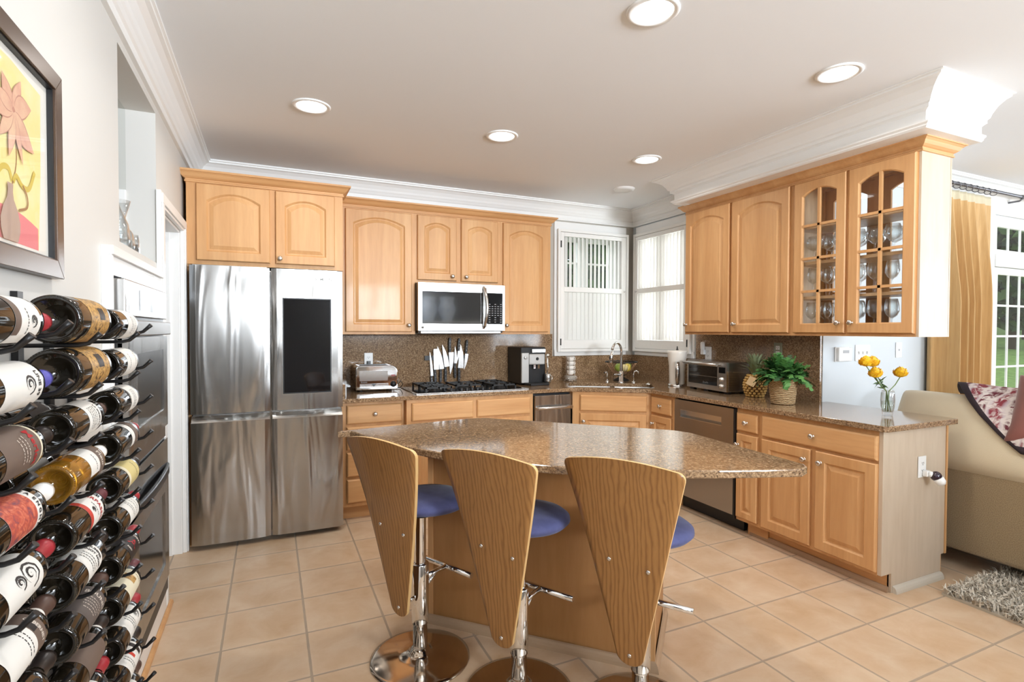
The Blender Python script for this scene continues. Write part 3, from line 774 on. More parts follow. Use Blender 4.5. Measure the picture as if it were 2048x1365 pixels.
# ------------------------------------------------------------------ worktops and splashes
import bmesh
def slab(name, outer_pts, hole, z0, z1, mt, bevel=.006):
    bm = bmesh.new()
    def ring(pts): 
        vs = [bm.verts.new((x, y, z1)) for x, y in pts]; return [bm.edges.new((vs[i], vs[(i+1) % len(vs)])) for i in range(len(vs))]
    es = ring(outer_pts) + (ring(hole) if hole else [])
    r = bmesh.ops.triangle_fill(bm, use_beauty=True, use_dissolve=False, edges=es)
    fs = [f for f in r['geom'] if isinstance(f, bmesh.types.BMFace)]
    bmesh.ops.dissolve_limit(bm, angle_limit=.01, verts=bm.verts[:], edges=bm.edges[:])
    fs = bm.faces[:]
    ex = bmesh.ops.extrude_face_region(bm, geom=fs)
    bmesh.ops.translate(bm, verts=[v for v in ex['geom'] if isinstance(v, bmesh.types.BMVert)], vec=(0, 0, z0-z1))
    bmesh.ops.recalc_face_normals(bm, faces=bm.faces)
    me = bpy.data.meshes.new(name); bm.to_mesh(me); bm.free(); me.materials.append(mt)
    o = bpy.data.objects.new(name, me); COL.objects.link(o)
    if bevel:
        b = o.modifiers.new('edge', 'BEVEL'); b.width = bevel; b.segments = 3; b.limit_method = 'ANGLE'; b.angle_limit = .9
    return o
SM = Vector((2.59, 3.685)); SE = Vector((.838, -.546)); SN = Vector((.546, .838))
def sk(a, b): q = SM+SE*a+SN*b; return (q.x, q.y)
def rrect(hw, b0, b1, r=.05, n=5, inset=0):
    pts = []
    for cx, cy, a0 in ((hw-r, b0+r, -PI/2), (hw-r, b1-r, 0), (-hw+r, b1-r, PI/2), (-hw+r, b0+r, PI)):
        for k in range(n+1):
            a = a0+PI/2*k/n; pts.append(sk(cx+r*math.cos(a), cy+r*math.sin(a)))
    return pts
hole = rrect(.37, .10, .47)
CT = [(.455, 3.86), (2.31, 3.86), (2.36, 3.845), (2.82, 3.53), (2.85, 3.49), (2.85, 1.67), (2.862, 1.655), (3.49, 1.655), (3.50, 1.665), (3.50, 2.43), (3.4585, 2.43), (3.4585, BW-.002), (.455, BW-.002)]
o = slab('countertop', CT, hole, .8625, .893, granite); tag(o, 'brown speckled granite worktop wrapping from the fridge past the sink to the peninsula end', 'worktop')
# splashes
m = MB().box(.478, 2.49, BW-.022, BW-.001, .893, 1.345).box(2.49, RW-.022, BW-.022, BW-.001, .893, 1.128)
o = m.build('backsplash', granite); tag(o, 'granite splash behind toaster, knives and coffee machine', 'backsplash')
m = MB().box(RW-.022, RW-.001, 3.61, BW-.023, .893, 1.128).box(RW-.022, RW-.001, FY+.005, 3.61, .893, 1.35)
o = m.build('backsplash', granite); tag(o, 'granite splash behind the toaster oven and potted fern', 'backsplash')
o = MB().box(.456, .477, 3.88, BW-.023, .893, .995).build('backsplash', granite); tag(o, 'short granite side splash against the fridge beside the toaster', 'backsplash')
# sink
s = thing('sink', 'stainless double bowl sink set into the corner of the worktop', 'sink')
def bowl(a0, a1):
    m = MB(); b0, b1 = .095, .475; z1, zb = .8615, .70
    rim = [sk(a0, b0), sk(a1, b0), sk(a1, b1), sk(a0, b1)]; i = .02
    bot = [sk(a0+i, b0+i), sk(a1-i, b0+i), sk(a1-i, b1-i), sk(a0+i, b1-i)]
    m.add([(x, y, z1) for x, y in rim]+[(x, y, zb) for x, y in bot], [(0, 1, 5, 4), (1, 2, 6, 5), (2, 3, 7, 6), (3, 0, 4, 7), (4, 5, 6, 7)])
    o = m.build('bowl', steel_h, s); q = sk((a0+a1)/2, .30)
    MB().lathe([(0, .702), (.03, .702), (.038, .704), (.038, .701)], (q[0], q[1], 0), 20).build('drain', chrome, o)
bowl(-.375, .02); bowl(.03, .375)
MB().prism([sk(.005, .095), sk(.045, .095), sk(.045, .475), sk(.005, .475)], .846, .8615).build('divider', steel_h, s)

# ------------------------------------------------------------------ island
def uv(u, v): return ((u+v)/math.sqrt(2), (v-u)/math.sqrt(2))
P = [(-1.66, 2.10), (-1.24, 2.655), (-1.17, 2.70), (-.17, 2.705), (-.085, 2.665), (.325, 2.19), (.33, 2.155)]
near = []
for i in range(15):
    t = i/14; u = .31-(.31+1.62)*t; v = 2.135-.355*math.sin(PI*(.06+.88*t))**1.0/math.sin(PI/2)+.06
    near.append((u, v-.02))
near.append((-1.665, 2.07))
o = slab('island_countertop', [uv(a, b) for a, b in P+near], None, .863, .893, granite)
tag(o, 'boat-shaped speckled granite top of the kitchen island', 'worktop')
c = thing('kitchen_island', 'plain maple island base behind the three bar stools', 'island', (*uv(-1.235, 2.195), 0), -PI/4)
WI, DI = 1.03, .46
box_part('body', c, 0, WI, 0, DI, .0, CTZ, wood_isl_shaded)
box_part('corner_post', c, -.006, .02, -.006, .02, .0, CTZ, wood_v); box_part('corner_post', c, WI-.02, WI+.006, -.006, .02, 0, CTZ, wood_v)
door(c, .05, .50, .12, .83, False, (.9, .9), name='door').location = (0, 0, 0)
for ch in c.children:
    if ch.name.startswith('door'):
        ch.rotation_euler = (0, 0, PI); ch.location = (WI-.05, DI, .12)
o2 = door(c, 0, .45, 0, .71, False, (.1, .9)); o2.rotation_euler = (0, 0, PI); o2.location = (.48, DI, .12)
MB().sweep([(a, b*2.2) for a, b in QR], [(WI+.006, DI), (WI+.006, -.006), (-.006, -.006), (-.006, DI)], flip=True).build('shoe_molding', base_trim, c)

# ------------------------------------------------------------------ fridge
F = thing('refrigerator', 'stainless four-door fridge with a black touch screen', 'fridge', (0, 3.77, 0))
fx0, fx1 = -.452, .447
MB().box(fx0+.004, fx1-.004, .075, .70, .045, 1.765).box(fx0+.02, fx1-.02, .10, .68, .0, .045).box(fx0+.01, -.02, .04, .12, 1.765, 1.785).build('body', steel_dark, F, bevel=.003)
def fdoor(x0, x1, z0, z1, bow=.006):
    m = MB(); N = 14; vs = []
    for i in range(N+1):
        t = i/N; x = x0+(x1-x0)*t; e = min(t, 1-t); y = -bow*(1-(2*t-1)**2)
        if e < .5/N: y += .010
        elif e < 1.5/N: y += .001
        vs += [(x, y, z0), (x, y, z1)]
    b = len(vs); vs += [(x0, .07, z0), (x0, .07, z1), (x1, .07, z0), (x1, .07, z1)]
    fs = [(2*i, 2*i+2, 2*i+3, 2*i+1) for i in range(N)]
    fs += [(b, 0, 1, b+1), (2*N, b+2, b+3, 2*N+1), tuple([b]+[2*i for i in range(N+1)]+[b+2])[::-1], tuple([b+1]+[2*i+1 for i in range(N+1)]+[b+3]), (b, b+1, b+3, b+2)]
    m.add(vs, fs, 0, False)
    return m
dl = fdoor(fx0, -.005, .853, 1.776).build('door', steel, F); dr = fdoor(.005, fx1, .853, 1.776).build('door', steel, F)
dl2 = fdoor(fx0, -.005, .035, .800).build('door', steel, F); dr2 = fdoor(.005, fx1, .035, .800).build('door', steel, F)
# bevelled finger grips between upper and lower doors
for x0, x1 in ((fx0+.004, -.008), (.008, fx1-.004)):
    m = MB(); m.add([(x0, -.006, .800), (x1, -.006, .800), (x1, .035, .838), (x0, .035, .838), (x0, .06, .838), (x1, .06, .838), (x1, .06, .80), (x0, .06, .80)], [(0, 1, 2, 3), (3, 2, 5, 4), (4, 5, 6, 7), (7, 6, 1, 0), (0, 3, 4, 7), (1, 6, 5, 2)])
    m.build('finger_grip', steel_h, F)
sc_ = MB().box(.070, .374, -.0085, -.002, .958, 1.588).build('screen_frame', black_plastic, dr, bevel=.003)
MB().box(.078, .366, -.0095, -.008, .966, 1.580).build('touch_screen', black_gloss, dr)
MB().box(.067, .377, -.0072, -.003, .955, 1.591).build('screen_border', steel_h, dr)
def flat_text(s, size, M, mt, name, parent, bold=0.0):
    v, f = txt(s, size, bold=bold)
    return MB().add([M @ p for p in v], f).build(name, mt, parent)
FRONT = Matrix.Rotation(PI/2, 4, 'X')           # lettering upright, read from -y
logo_grey = mat('logo_grey', srgb(120, 118, 114), .4, .3)
flat_text('SAMSUNG', .028, Matrix.Translation((.335, -.0065, 1.715)) @ FRONT, logo_grey, 'logo', dr, .0006)

# ------------------------------------------------------------------ microwave
MW = thing('microwave', 'stainless over-the-range microwave with curved handle and keypad', 'microwave', (1.062, 4.12, 0))
w = .745; z0, z1 = 1.376, 1.757
MB().box(0, w, .03, .42, z0, z1).box(.01, w-.01, .03, .40, z0-.02, z0).build('body', black_plastic, MW)
MB().box(.02, w-.04, -.002, .04, z0-.022, z0-.006).build('vent_lip', steel_dark, MW)
dw = .575; gx0, gx1, gz0, gz1 = .030, .548, 1.43, 1.69
m = MB()
for xa, xb, za, zb in ((0, gx0, z0, z1), (gx1, dw, z0, z1), (gx0, gx1, z0, gz0), (gx0, gx1, gz1, z1)): m.box(xa, xb, 0, .032, za, zb)
d_ = m.build('door', steel_h, MW)
MB().box(gx0, gx1, .003, .02, gz0, gz1).build('door_window', mirror_black, d_)
MB().tube([(.553, .004, 1.40), (.552, -.03, 1.415), (.562, -.046, 1.50), (.565, -.05, 1.566), (.562, -.046, 1.63), (.552, -.03, 1.72), (.553, .004, 1.735)], .0125, 10).build('handle', steel_h, d_)
MB().lathe([(0, 0), (.011, 0), (.011, .002), (0, .002)], (.035, -.002, 1.40), 18, 0, RXK).build('badge', logo_grey, d_)
p_ = MB().box(dw+.003, w, 0, .032, z0, z1).build('control_panel', steel_h, MW)
MB().box(dw+.008, w-.022, -.002, .002, gz0, gz1).build('keypad', black_gloss, p_)
m = MB(); kx = [dw+.030+.0255*i for i in range(5)]
for r in range(9):
    for i in range(5):
        if r in (0, 1, 2, 8) and i in (1, 3): continue
        z = 1.448+.0185*r; m.box(kx[i]-.007, kx[i]+.007, -.0028, -.002, z-.0022, z+.0030)
m.build('key_legends', grey_plastic, p_)

# ------------------------------------------------------------------ wall ovens and their white cabinet front
e = thing('oven_cabinet', 'white built-in cabinet front around the two wall ovens', 'cabinet', (LW, 0, 0))
m = MB(); fr = .022
m.box(0, fr, 2.12, 2.175, 0, 1.655).box(0, fr, 2.935, 3.035, 0, 1.655).box(0, fr, 2.175, 2.935, 1.56, 1.655).box(0, fr, 2.175, 2.935, 0, .14)
m.box(fr, fr+.012, 2.12, 3.034, 1.625, 1.655).box(fr, fr+.008, 2.12, 2.14, .0, 1.625).box(fr, fr+.008, 2.17, 3.034, .02, .13)
m.box(0, fr+.004, 3.035, 3.12, 0, .16)
m.build('face_frame', trim_white, e, bevel=.002)
o = MB().sweep([(0, 0), (.016, 0), (.014, .01), (.009, .016), (0, .019)], [(LW+.03, 2.10), (LW+.03, 3.125)]).build('shoe_molding', wood_h); tag(o, 'wooden quarter round strip on the floor below the white oven cabinet', 'molding')
ov = thing('wall_oven', 'stainless built-in double wall oven beside the wine rack', 'oven', (LW, 0, 0))
ya, yb = 2.18, 2.93; xf = .06
MB().box(.0, .042, ya, yb, .15, 1.555).build('housing', black_plastic, ov)
cp = MB().box(.02, xf-.004, ya-.02, yb+.005, 1.425, 1.55).build('control_panel', steel, ov, bevel=.003)
MB().box(xf-.005, xf-.002, ya+.20, yb-.18, 1.45, 1.525).build('display', grey_plastic if False else black_gloss, cp)
MB().box(.02, xf+.012, ya-.005, yb+.01, 1.355, 1.412).build('upper_grip', steel_dark, ov, bevel=.004)
def ring_plate(m, y0, y1, z0, z1, a, b, c, d, x0, x1):
    m.box(x0, x1, y0, a, z0, z1).box(x0, x1, b, y1, z0, z1).box(x0, x1, a, b, z0, c).box(x0, x1, a, b, d, z1)
for za, zb, nm in ((.935, 1.35, 'upper_door'), (.225, .70, 'lower_door')):
    m = MB(); ring_plate(m, ya, yb, za, zb, ya+.14, yb-.09, za+.08, zb-.06, .03, xf-.002)
    d_ = m.build(nm, steel, ov); MB().box(.03, xf-.008, ya+.14, yb-.09, za+.08, zb-.06).build('oven_window', oven_glass, d_)
MB().box(.03, xf-.012, ya, yb, .88, .93).build('middle_trim', steel_dark, ov)
MB().box(.03, xf-.004, ya, yb, .715, .872).build('lower_control_panel', black_gloss, ov)
m = MB(); n = 12; pts = []
for i in range(n+1):
    t = i/n; pts.append((xf-.002+.020*math.sin(PI*t)**.6, ya+.01+(yb-ya-.02)*t, .735))
vs = []
for x, y, z in pts: vs += [(x, y, z-.018), (x+.006, y, z-.012), (x+.006, y, z+.016), (x, y, z+.022), (x-.012, y, z+.016), (x-.012, y, z-.012)]
fs = []
for i in range(n):
    for k in range(6): fs.append((i*6+k, i*6+(k+1) % 6, (i+1)*6+(k+1) % 6, (i+1)*6+k))
m.add(vs, fs, 0, True); m.build('handle', black_plastic, ov)
MB().box(.03, xf-.008, ya, yb, .16, .215).build('bottom_vent', black_metal, ov)

# ------------------------------------------------------------------ cooktop
ck = thing('cooktop', 'black five-burner gas cooktop set into the granite', 'cooktop', (.99, 3.905, .893))
cw, cd = .925, .515
MB().box(0, cw, 0, cd, .0005, .009).build('rim', steel_h, ck, bevel=.002)
MB().box(.012, cw-.012, .012, cd-.012, .004, .011).build('glass_top', black_gloss, ck)
def grate(x0, x1, y0, y1):
    m = MB(); zt = .048; r = .006
    def bar(a, b): m.box(min(a[0], b[0])-r, max(a[0], b[0])+r, min(a[1], b[1])-r, max(a[1], b[1])+r, zt-.012, zt)
    bar((x0, y0), (x1, y0)); bar((x0, y1), (x1, y1)); bar((x0, y0), (x0, y1)); bar((x1, y0), (x1, y1))
    cx, cy = (x0+x1)/2, (y0+y1)/2
    bar((x0, cy), (cx-.03, cy)); bar((cx+.03, cy), (x1, cy)); bar((cx, y0), (cx, cy-.03)); bar((cx, cy+.03), (cx, y1))
    for x in (x0, x1):
        for y in (y0, y1): m.box(x-r, x+r, y-r, y+r, .011, zt)
    for fx in (x0+(x1-x0)*.25, x0+(x1-x0)*.75): m.box(fx-r, fx+r, y0+.03-.03, y0+.05, zt-.012, zt+.006)
    m.build('burner_grate', iron, ck)
    MB().lathe([(0, .03), (.03, .03), (.034, .026), (.034, .02), (.05, .018), (.054, .011)], (cx, cy, 0), 20).build('burner', iron, ck)
for x0, x1, y0, y1 in ((.09, .29, .05, .23), (.09, .29, .27, .46), (.36, .58, .14, .40), (.64, .84, .05, .23), (.64, .84, .27, .46)): grate(x0, x1, y0, y1)
for i in range(5): MB().lathe([(.016, .011), (.016, .028), (.012, .032), (0, .032)], (.375+.045*i, .055, 0), 16).build('control_knob', black_plastic, ck)

# ------------------------------------------------------------------ bar stools
def make_stool():
    t = thing('bar_stool', 'x', 'bar stool', (0, 0, 0), 0, 'oak-backed bar stools')
    # tapered, gently curved plywood back with rounded corners
    H0, H1, WT, WB = .225, .965, .212, .040
    rows = []
    def half(z):
        k = (z-H0)/(H1-H0); return WB+(WT-WB)*k
    zs = []; rc = .035
    for a in range(7): zs.append((H0+WB*(1-math.cos(PI/2*a/6)), 'b', a))
    for k in range(1, 12): zs.append((H0+WB+(H1-rc-H0-WB)*k/11, 'm', 0))
    for a in range(1, 7): zs.append((H1-rc+rc*math.sin(PI/2*a/6), 't', a))
    NX = 16; T = .013
    front, back = [], []
    for z, kind, a in zs:
        h = half(z)
        if kind == 'b': h = half(H0+WB)*math.sin(PI/2*max(a, .35)/6)
        if kind == 't': h = half(z)-rc*(1-math.cos(PI/2*a/6))
        k = (z-H0)/(H1-H0)
        for i in range(NX+1):
            u = -1+2*i/NX; x = u*h
            yb = -.105-.085*k-.045*k*k*k+.55*x*x
            zz = z - .020*(u*u)*max(0, (k-.6)/.4)
            back.append((x, yb-T/2, zz)); front.append((x, yb+T/2, zz))
    n = NX+1; R = len(zs); b = len(back); vs = back+front; m = MB()
    fs = []; es = []
    for r in range(R-1):
        for i in range(NX):
            q = (r*n+i, r*n+i+1, (r+1)*n+i+1, (r+1)*n+i)
            fs.append(q); fs.append(tuple(b+v for v in reversed(q)))
        for i in (0, NX): es.append((r*n+i, (r+1)*n+i, b+(r+1)*n+i, b+r*n+i))
    for r in (0, R-1):
        for i in range(NX): es.append((r*n+i, r*n+i+1, b+r*n+i+1, b+r*n+i))
    k0 = len(m.v); m.add(vs, fs, 0, True); m.f += [tuple(k0+v for v in e) for e in es]; m.m += [1]*len(es); m.s += [False]*len(es)
    m.build('backrest', [oak, oak_edge], t)
    def ysurf(x, z):
        k = (z-H0)/(H1-H0); return -.105-.085*k-.045*k*k*k+.55*x*x-T/2
    for bx, bz in ((-.06, .60), (.075, .585), (0, .262)):
        MB().lathe([(0, -.004), (.006, -.004), (.0075, -.0015), (.0075, 0)], (bx, ysurf(bx, bz), bz), 14, 0, RXK).build('bolt', chrome_soft, t)
    MB().lathe([(0, .632), (.12, .632), (.158, .640), (.173, .655), (.171, .668), (.152, .682), (.10, .690), (0, .692)], (0, .040, 0), n=44).build('seat', blue_suede, t)
    MB().lathe([(.0, .615), (.07, .615), (.07, .632), (0, .632)], n=24).tube([(0, -.02, .62), (0, -.12, .60), (0, ysurf(0, .59)+T, .59)], .009, 8).build('seat_plate', black_metal, t)
    MB().lathe([(.024, .36), (.024, .615)], n=24).build('gas_lift', chrome, t)
    MB().lathe([(.028, .14), (.036, .16), (.036, .40), (.033, .405), (.024, .405)], n=28).build('column_sleeve', chrome, t)
    MB().lathe([(.030, .02), (.030, .15), (.034, .152), (.034, .165)], n=24).build('column', chrome, t)
    MB().lathe([(.207, 0), (.207, .006), (.19, .010), (.10, .018), (.06, .024), (.042, .034), (.034, .05), (0, .05)], n=64).build('base_plate', base_metal, t)
    MB().tube([(0, .02, .335), (0, .15, .335)], .011, 10).tube([(0, .03, .295), (0, .10, .335)], .008, 8).tube([(-.15, .155, .335), (.15, .155, .335)], .012, 12).build('footrest', chrome, t)
    MB().tube([(0, -.025, .27), (0, ysurf(0, .262)+T, .262)], .008, 8).build('back_strut', chrome, t)
    return t
base_metal = mat('polished_base_metal', (.52, .44, .36, 1), .10, 1.0)
stool = make_stool()
S3 = [((.565, 2.165), (.885, .465), 'oak-backed bar stool on the fridge side of the row'), ((.855, 1.806), (.857, .513), 'middle one of the three oak-backed bar stools'), ((1.212, 1.533), (.832, .548), 'oak-backed bar stool on the peninsula side of the row')]
for i, (p, f, lab) in enumerate(S3):
    o = stool if i == 0 else dup(stool, (0, 0, 0))
    o.location = (p[0], p[1], 0.0005); o.rotation_euler = (0, 0, math.atan2(f[1], f[0])-PI/2); o['label'] = lab

# ------------------------------------------------------------------ worktop things
CT0 = .8935
# toaster
t = thing('toaster', 'polished chrome toaster on the worktop below the outlet', 'toaster', (.60, 4.245, CT0), math.radians(-2))
def rprof(w, h, r, n=6):
    pts = [(0, .012), (w, .012)]
    for k in range(n+1): a = PI/2*k/n; pts.append((w-r+r*math.cos(a), h-r+r*math.sin(a)))
    q = r*.45
    for k in range(n+1): a = PI/2+PI/2*k/n; pts.append((q+q*math.cos(a), h-q+q*math.sin(a)))
    return pts
XZ = Matrix(((1, 0, 0, 0), (0, 0, 1, 0), (0, 1, 0, 0), (0, 0, 0, 1)))
MB().prism(rprof(.325, .205, .055), 0, .20, 0, XZ).build('body', chrome, t, bevel=.008, seg=3)
MB().box(.028, .245, -.003, .001, .085, .165).build('front_plate', steel_h, t)
m = MB()
for y in (.03, .075, .12, .165): m.box(.035, .25, y-.013, y+.013, .203, .2065)
m.build('slots', black_plastic, t)
MB().lathe([(.024, 0), (.024, -.004), (.016, -.006), (.014, -.020), (0, -.020)], (.288, 0, .055), 20, 0, RXK).build('timer_dial', black_plastic, t)
MB().box(.272, .303, -.002, .001, .118, .131).build('indicator_lamp', mat('red_plastic', srgb(120, 24, 20), .3), t)
m = MB().box(.03, .25, -.004, .001, .030, .062); m.build('crumb_tray', steel_h, t)
flat_text('Dualit', .020, Matrix.Translation((.062, -.0035, .076)) @ FRONT, logo_grey, 'logo', t)
MB().add([(.115, -.0045, .062), (.155, -.0045, .062), (.135, -.0045, .040)], [(0, 1, 2)]).build('tray_notch', black_plastic, t)
for x in (.04, .27):
    for y in (.03, .17): MB().cyl((x, y, 0), (x, y, .013), .012, n=12).build('foot', black_plastic, t)
o = MB().tube([(.94, 4.36, .925), (.975, 4.35, .96), (.99, 4.35, .93), (.975, 4.38, .90), (.93, 4.44, .905), (.80, 4.49, .95), (.745, 4.512, 1.05), (.743, 4.515, 1.075)], .0035, 6).build('power_cord', black_plastic, t); o.matrix_parent_inverse = (Matrix.Translation(t.location) @ Matrix.Rotation(t.rotation_euler.z, 4, 'Z')).inverted(); cord_ = o

# outlets and switches
def plate(label, loc, rz, gangs=1, kind='outlet', cat=None):
    w = .07 if gangs == 1 else .046*gangs+.024
    t = thing('wall_outlet' if kind == 'outlet' else ('light_switch' if kind == 'switch' else 'wall_jack'), label, cat or ('outlet' if kind == 'outlet' else ('light switch' if kind == 'switch' else 'wall plate')), loc, rz)
    MB().box(-w/2, w/2, -.006, -.0005, -.0575, .0575).build('cover_plate', white_plastic, t, bevel=.002)
    for g in range(gangs):
        x = (g-(gangs-1)/2)*.046
        if kind == 'outlet':
            for z in (.02, -.02):
                o = MB().box(x-.016, x+.016, -.0075, -.006, z-.014, z+.014).build('socket', white_plastic, t)
                MB().box(x-.008, x-.006, -.0085, -.0075, z-.003, z+.006).box(x+.006, x+.008, -.0085, -.0075, z-.003, z+.006).cyl((x, -.0085, z-.008), (x, -.0075, z-.008), .0025, n=8).build('slots', black_plastic, o)
        elif kind == 'switch':
            MB().box(x-.005, x+.005, -.016, -.006, -.004, .010).build('toggle', white_plastic, t); MB().box(x-.006, x+.006, -.0066, -.006, -.012, .012).build('toggle_slot', grey_plastic, t)
        else: MB().box(x-.008, x+.008, -.0075, -.006, -.008, .008).build('jack', grey_plastic, t)
    return t
SPB = BW-.0225; SPR = RW-.0225
plate('white double outlet on the granite above the toaster', (.743, SPB, 1.13), 0)
o = MB().box(-.012, .012, -.03, 0, -.012, .012).build('plug', black_plastic, cord_, (.743, SPB-.009, 1.108))
plate('white outlet on the granite behind the toaster oven', (SPR, 3.46, 1.185), -PI/2)
t = thing('night_light', 'small white plug-in night light above the toaster oven', 'night light', (SPR-.0085, 3.50, 1.205), -PI/2)
MB().box(-.018, .018, -.028, 0, -.03, .012).build('base', white_plastic, t, bevel=.003); MB().lathe([(.017, .012), (.019, .03), (.019, .07), (.014, .078), (0, .08)], (0, -.020, 0), 18).build('shade', white_plastic, t)
plate('greenish outlet plate on the granite behind the pineapple', (SPR, 2.77, 1.235), -PI/2).children[0].data.materials[0] = mat('sage_plastic', srgb(146, 150, 130), .4)
plate('white triple switch plate on the pale family room wall', (3.882, FY-.0005, 1.225), 0, 3, 'switch')
plate('white single jack plate on the pale wall near the curtain', (4.31, FY-.0005, 1.24), 0, 1, 'jack')
t = thing('thermostat', 'white rectangular thermostat on the pale wall past the granite', 'thermostat', (3.65, FY-.001, 1.218))
MB().box(-.075, .075, -.012, 0, -.052, .052).box(-.07, .07, -.034, -.012, -.048, .048).build('housing', white_plastic, t, bevel=.006, seg=3)
MB().box(-.03, .035, -.0355, -.034, .008, .030).build('display', grey_plastic, t)
plate('white outlet on the pale end panel of the peninsula', (3.215, RY-1.8408, .645), 0)
t = thing('air_freshener', 'plug-in air freshener with dark oil bulb in the peninsula outlet', 'air freshener', (3.225, RY-1.8488, .612))
MB().box(-.016, .016, -.025, 0, -.016, .016).build('plug_body', white_plastic, t, bevel=.004)
MB().ball((.024, -.046, -.010), .027, M=None).build('oil_bulb', mat('dark_plum_glass', (.02, .008, .02, 1), .08, coat=.5), t)
MB().tube([(0, -.02, 0), (.014, -.034, -.004)], .016, 14).tube([(.028, -.052, -.018), (.038, -.062, -.040), (.042, -.066, -.052)], [.025, .025, .017], 16).build('shell', white_plastic, t)

# knives on a magnetic strip
strip = MB().box(1.22, 1.62, SPB-.018, SPB-.0005, 1.115, 1.155).build('knife_rack', black_plastic); tag(strip, 'black magnetic strip holding the kitchen knives on the granite', 'knife rack')
blade = mat('knife_steel', (.82, .82, .82, 1), .24, .85)
handle_m = mat('knife_handle', (.010, .008, .008, 1), .35)
def kpx(x, y):      # position in the close look at the knives: x 0..1489 spans 120 photo px
    return (1.206+(x-0)/1489*.567-.02, 1.335-(y-60)/1365*.527+.01)
KN = [ # tip, heel, blade width, handle end, label
 ((225, 450), (255, 1010), 62, (275, 1240), 'slim'), ((350, 400), (360, 870), 125, (375, 1230), 'broad square'), ((425, 330), (490, 860), 105, (490, 1160), 'long triangular'),
 ((545, 290), (610, 810), 120, (612, 1150), 'pointed chef'), ((740, 990), (715, 480), 118, (715, 140), 'downward pointing broad'), ((835, 340), (820, 740), 70, (835, 1080), 'small upright'),
 ((865, 740), (905, 450), 52, (925, 160), 'thin downward pointing'), ((1000, 300), (945, 850), 135, (945, 1170), 'largest upright chef'), ((1060, 900), (1100, 520), 80, (1130, 200), 'short downward pointing')]
KL = ['slim knife at the fridge end of the magnetic knife strip', 'square-ended cleaver second from the fridge end of the knife strip', 'long triangular knife right after the cleaver on the knife strip', 'chef knife with pointed tip, fourth on the knife strip',
      'broad knife hung point down in the middle of the strip', 'small knife with point up just past the broad downward one', 'thin knife hung point down with riveted handle', 'largest upright chef knife near the coffee machine end of the strip', 'short knife hung point down at the coffee machine end']
for i, ((tip, heel, bw, he, kind), lab) in enumerate(zip(KN, KL)):
    T_, H_, E_ = (Vector((*kpx(*p),)) for p in (tip, heel, he)); k = thing('kitchen_knife', lab, 'knife', (H_.x, SPB-.020-.0015*(i % 2), H_.y), 0, 'knives on the magnetic strip')
    T_ = T_-H_; E_ = E_-H_; ax = T_.normalized(); nx = Vector((ax.y, -ax.x)); wd = bw/1489*.567
    if nx.x < 0: nx = -nx
    L_ = T_.length
    if 'square' in kind: prof = [(-.5, 0), (-.5, .97), (-.35, 1.0), (.5, 1.0), (.5, 0)]
    else: prof = [(-.5, 0), (-.5, .55), (-.46, .85), (-.42, 1.0), (-.2, .88), (.15, .66), (.38, .42), (.5, .12), (.5, 0)]
    poly = [(nx*(a*wd)+ax*(b*L_)) for a, b in prof]
    MB().prism([(p.x, p.y) for p in poly], -.001, .001, 0, Matrix.Rotation(PI/2, 4, 'X')).build('blade', blade, k)
    ea = E_.normalized(); en = Vector((ea.y, -ea.x)); hl = E_.length
    hp = [en*(-.010), en*(-.012)+ea*hl*.4, en*(-.011)+ea*hl*.8, en*(-.006)+ea*hl, en*(.008)+ea*hl, en*(.012)+ea*hl*.85, en*(.011)+ea*hl*.4, en*(.010)]
    off = nx*(-.30*wd)
    hh = MB().prism([((p+off).x, (p+off).y) for p in hp], -.007, .007, 0, Matrix.Rotation(PI/2, 4, 'X')).build('handle', handle_m, k, bevel=.002)
    m = MB()
    for q in (.25, .5, .75):
        c_ = off+ea*hl*q; m.cyl((c_.x, -.0078, c_.y), (c_.x, -.007, c_.y), .0024, n=10)
    m.build('rivets', chrome_soft, hh)

# coffee machine
t = thing('coffee_machine', 'black and silver automatic coffee machine beside the cooktop', 'coffee machine', (2.015, 4.215, CT0))
silver = mat('silver_plastic', srgb(190, 190, 188), .35, .3)
MB().box(.0, .245, .02, .31, .008, .335).build('body', black_plastic, t, bevel=.008)
MB().box(-.002, .068, -.002, .02, .02, .285).build('side_pillar', silver, t, bevel=.004)
MB().box(.068, .225, -.012, .03, .180, .275).build('brew_head', silver, t, bevel=.01)
MB().lathe([(.014, -.003), (.014, 0), (0, -.003)], (.146, -.012, .232), 20, 0, RXK).build('emblem', black_plastic, t)
o = MB().lathe([(.014, 0), (.014, -.012), (.011, -.014), (0, -.014)], (.032, -.002, .245), 18, 0, RXK).build('selector_knob', silver, t)
MB().box(.10, .235, .0, .22, .288, .318).build('cup_warmer', chrome_soft, t); MB().lathe([(.03, 0), (.03, .012), (0, .016)], (.12, .05, .318), 18).build('lid_knob', black_plastic, t)
MB().box(.11, .13, -.012, .004, .145, .18).box(.15, .17, -.012, .004, .145, .18).build('spouts', chrome, t)
MB().prism([(.045, -.09), (.225, -.09), (.255, -.03), (.255, .02), (.03, .02)], 0, .022).build('drip_tray', black_plastic, t, bevel=.004)
MB().tube([(.235, -.03, .26), (.24, -.035, .16), (.232, -.04, .10)], .007, 10).ball((.238, -.035, .262), .016).build('steam_wand', chrome, t)
t2 = thing('milk_jug', 'small steel frothing jug under the steam pipe of the coffee machine', 'jug', (2.255, 4.18, CT0+.0225))
MB().lathe([(.0, .0), (.027, 0), (.029, .01), (.026, .055), (.024, .075), (.022, .075), (.0, .004)], n=24).build('body', steel_h, t2); MB().tube([(.026, 0, .06), (.045, 0, .05), (.045, 0, .03), (.028, 0, .02)], .003, 6).build('handle', steel_h, t2)

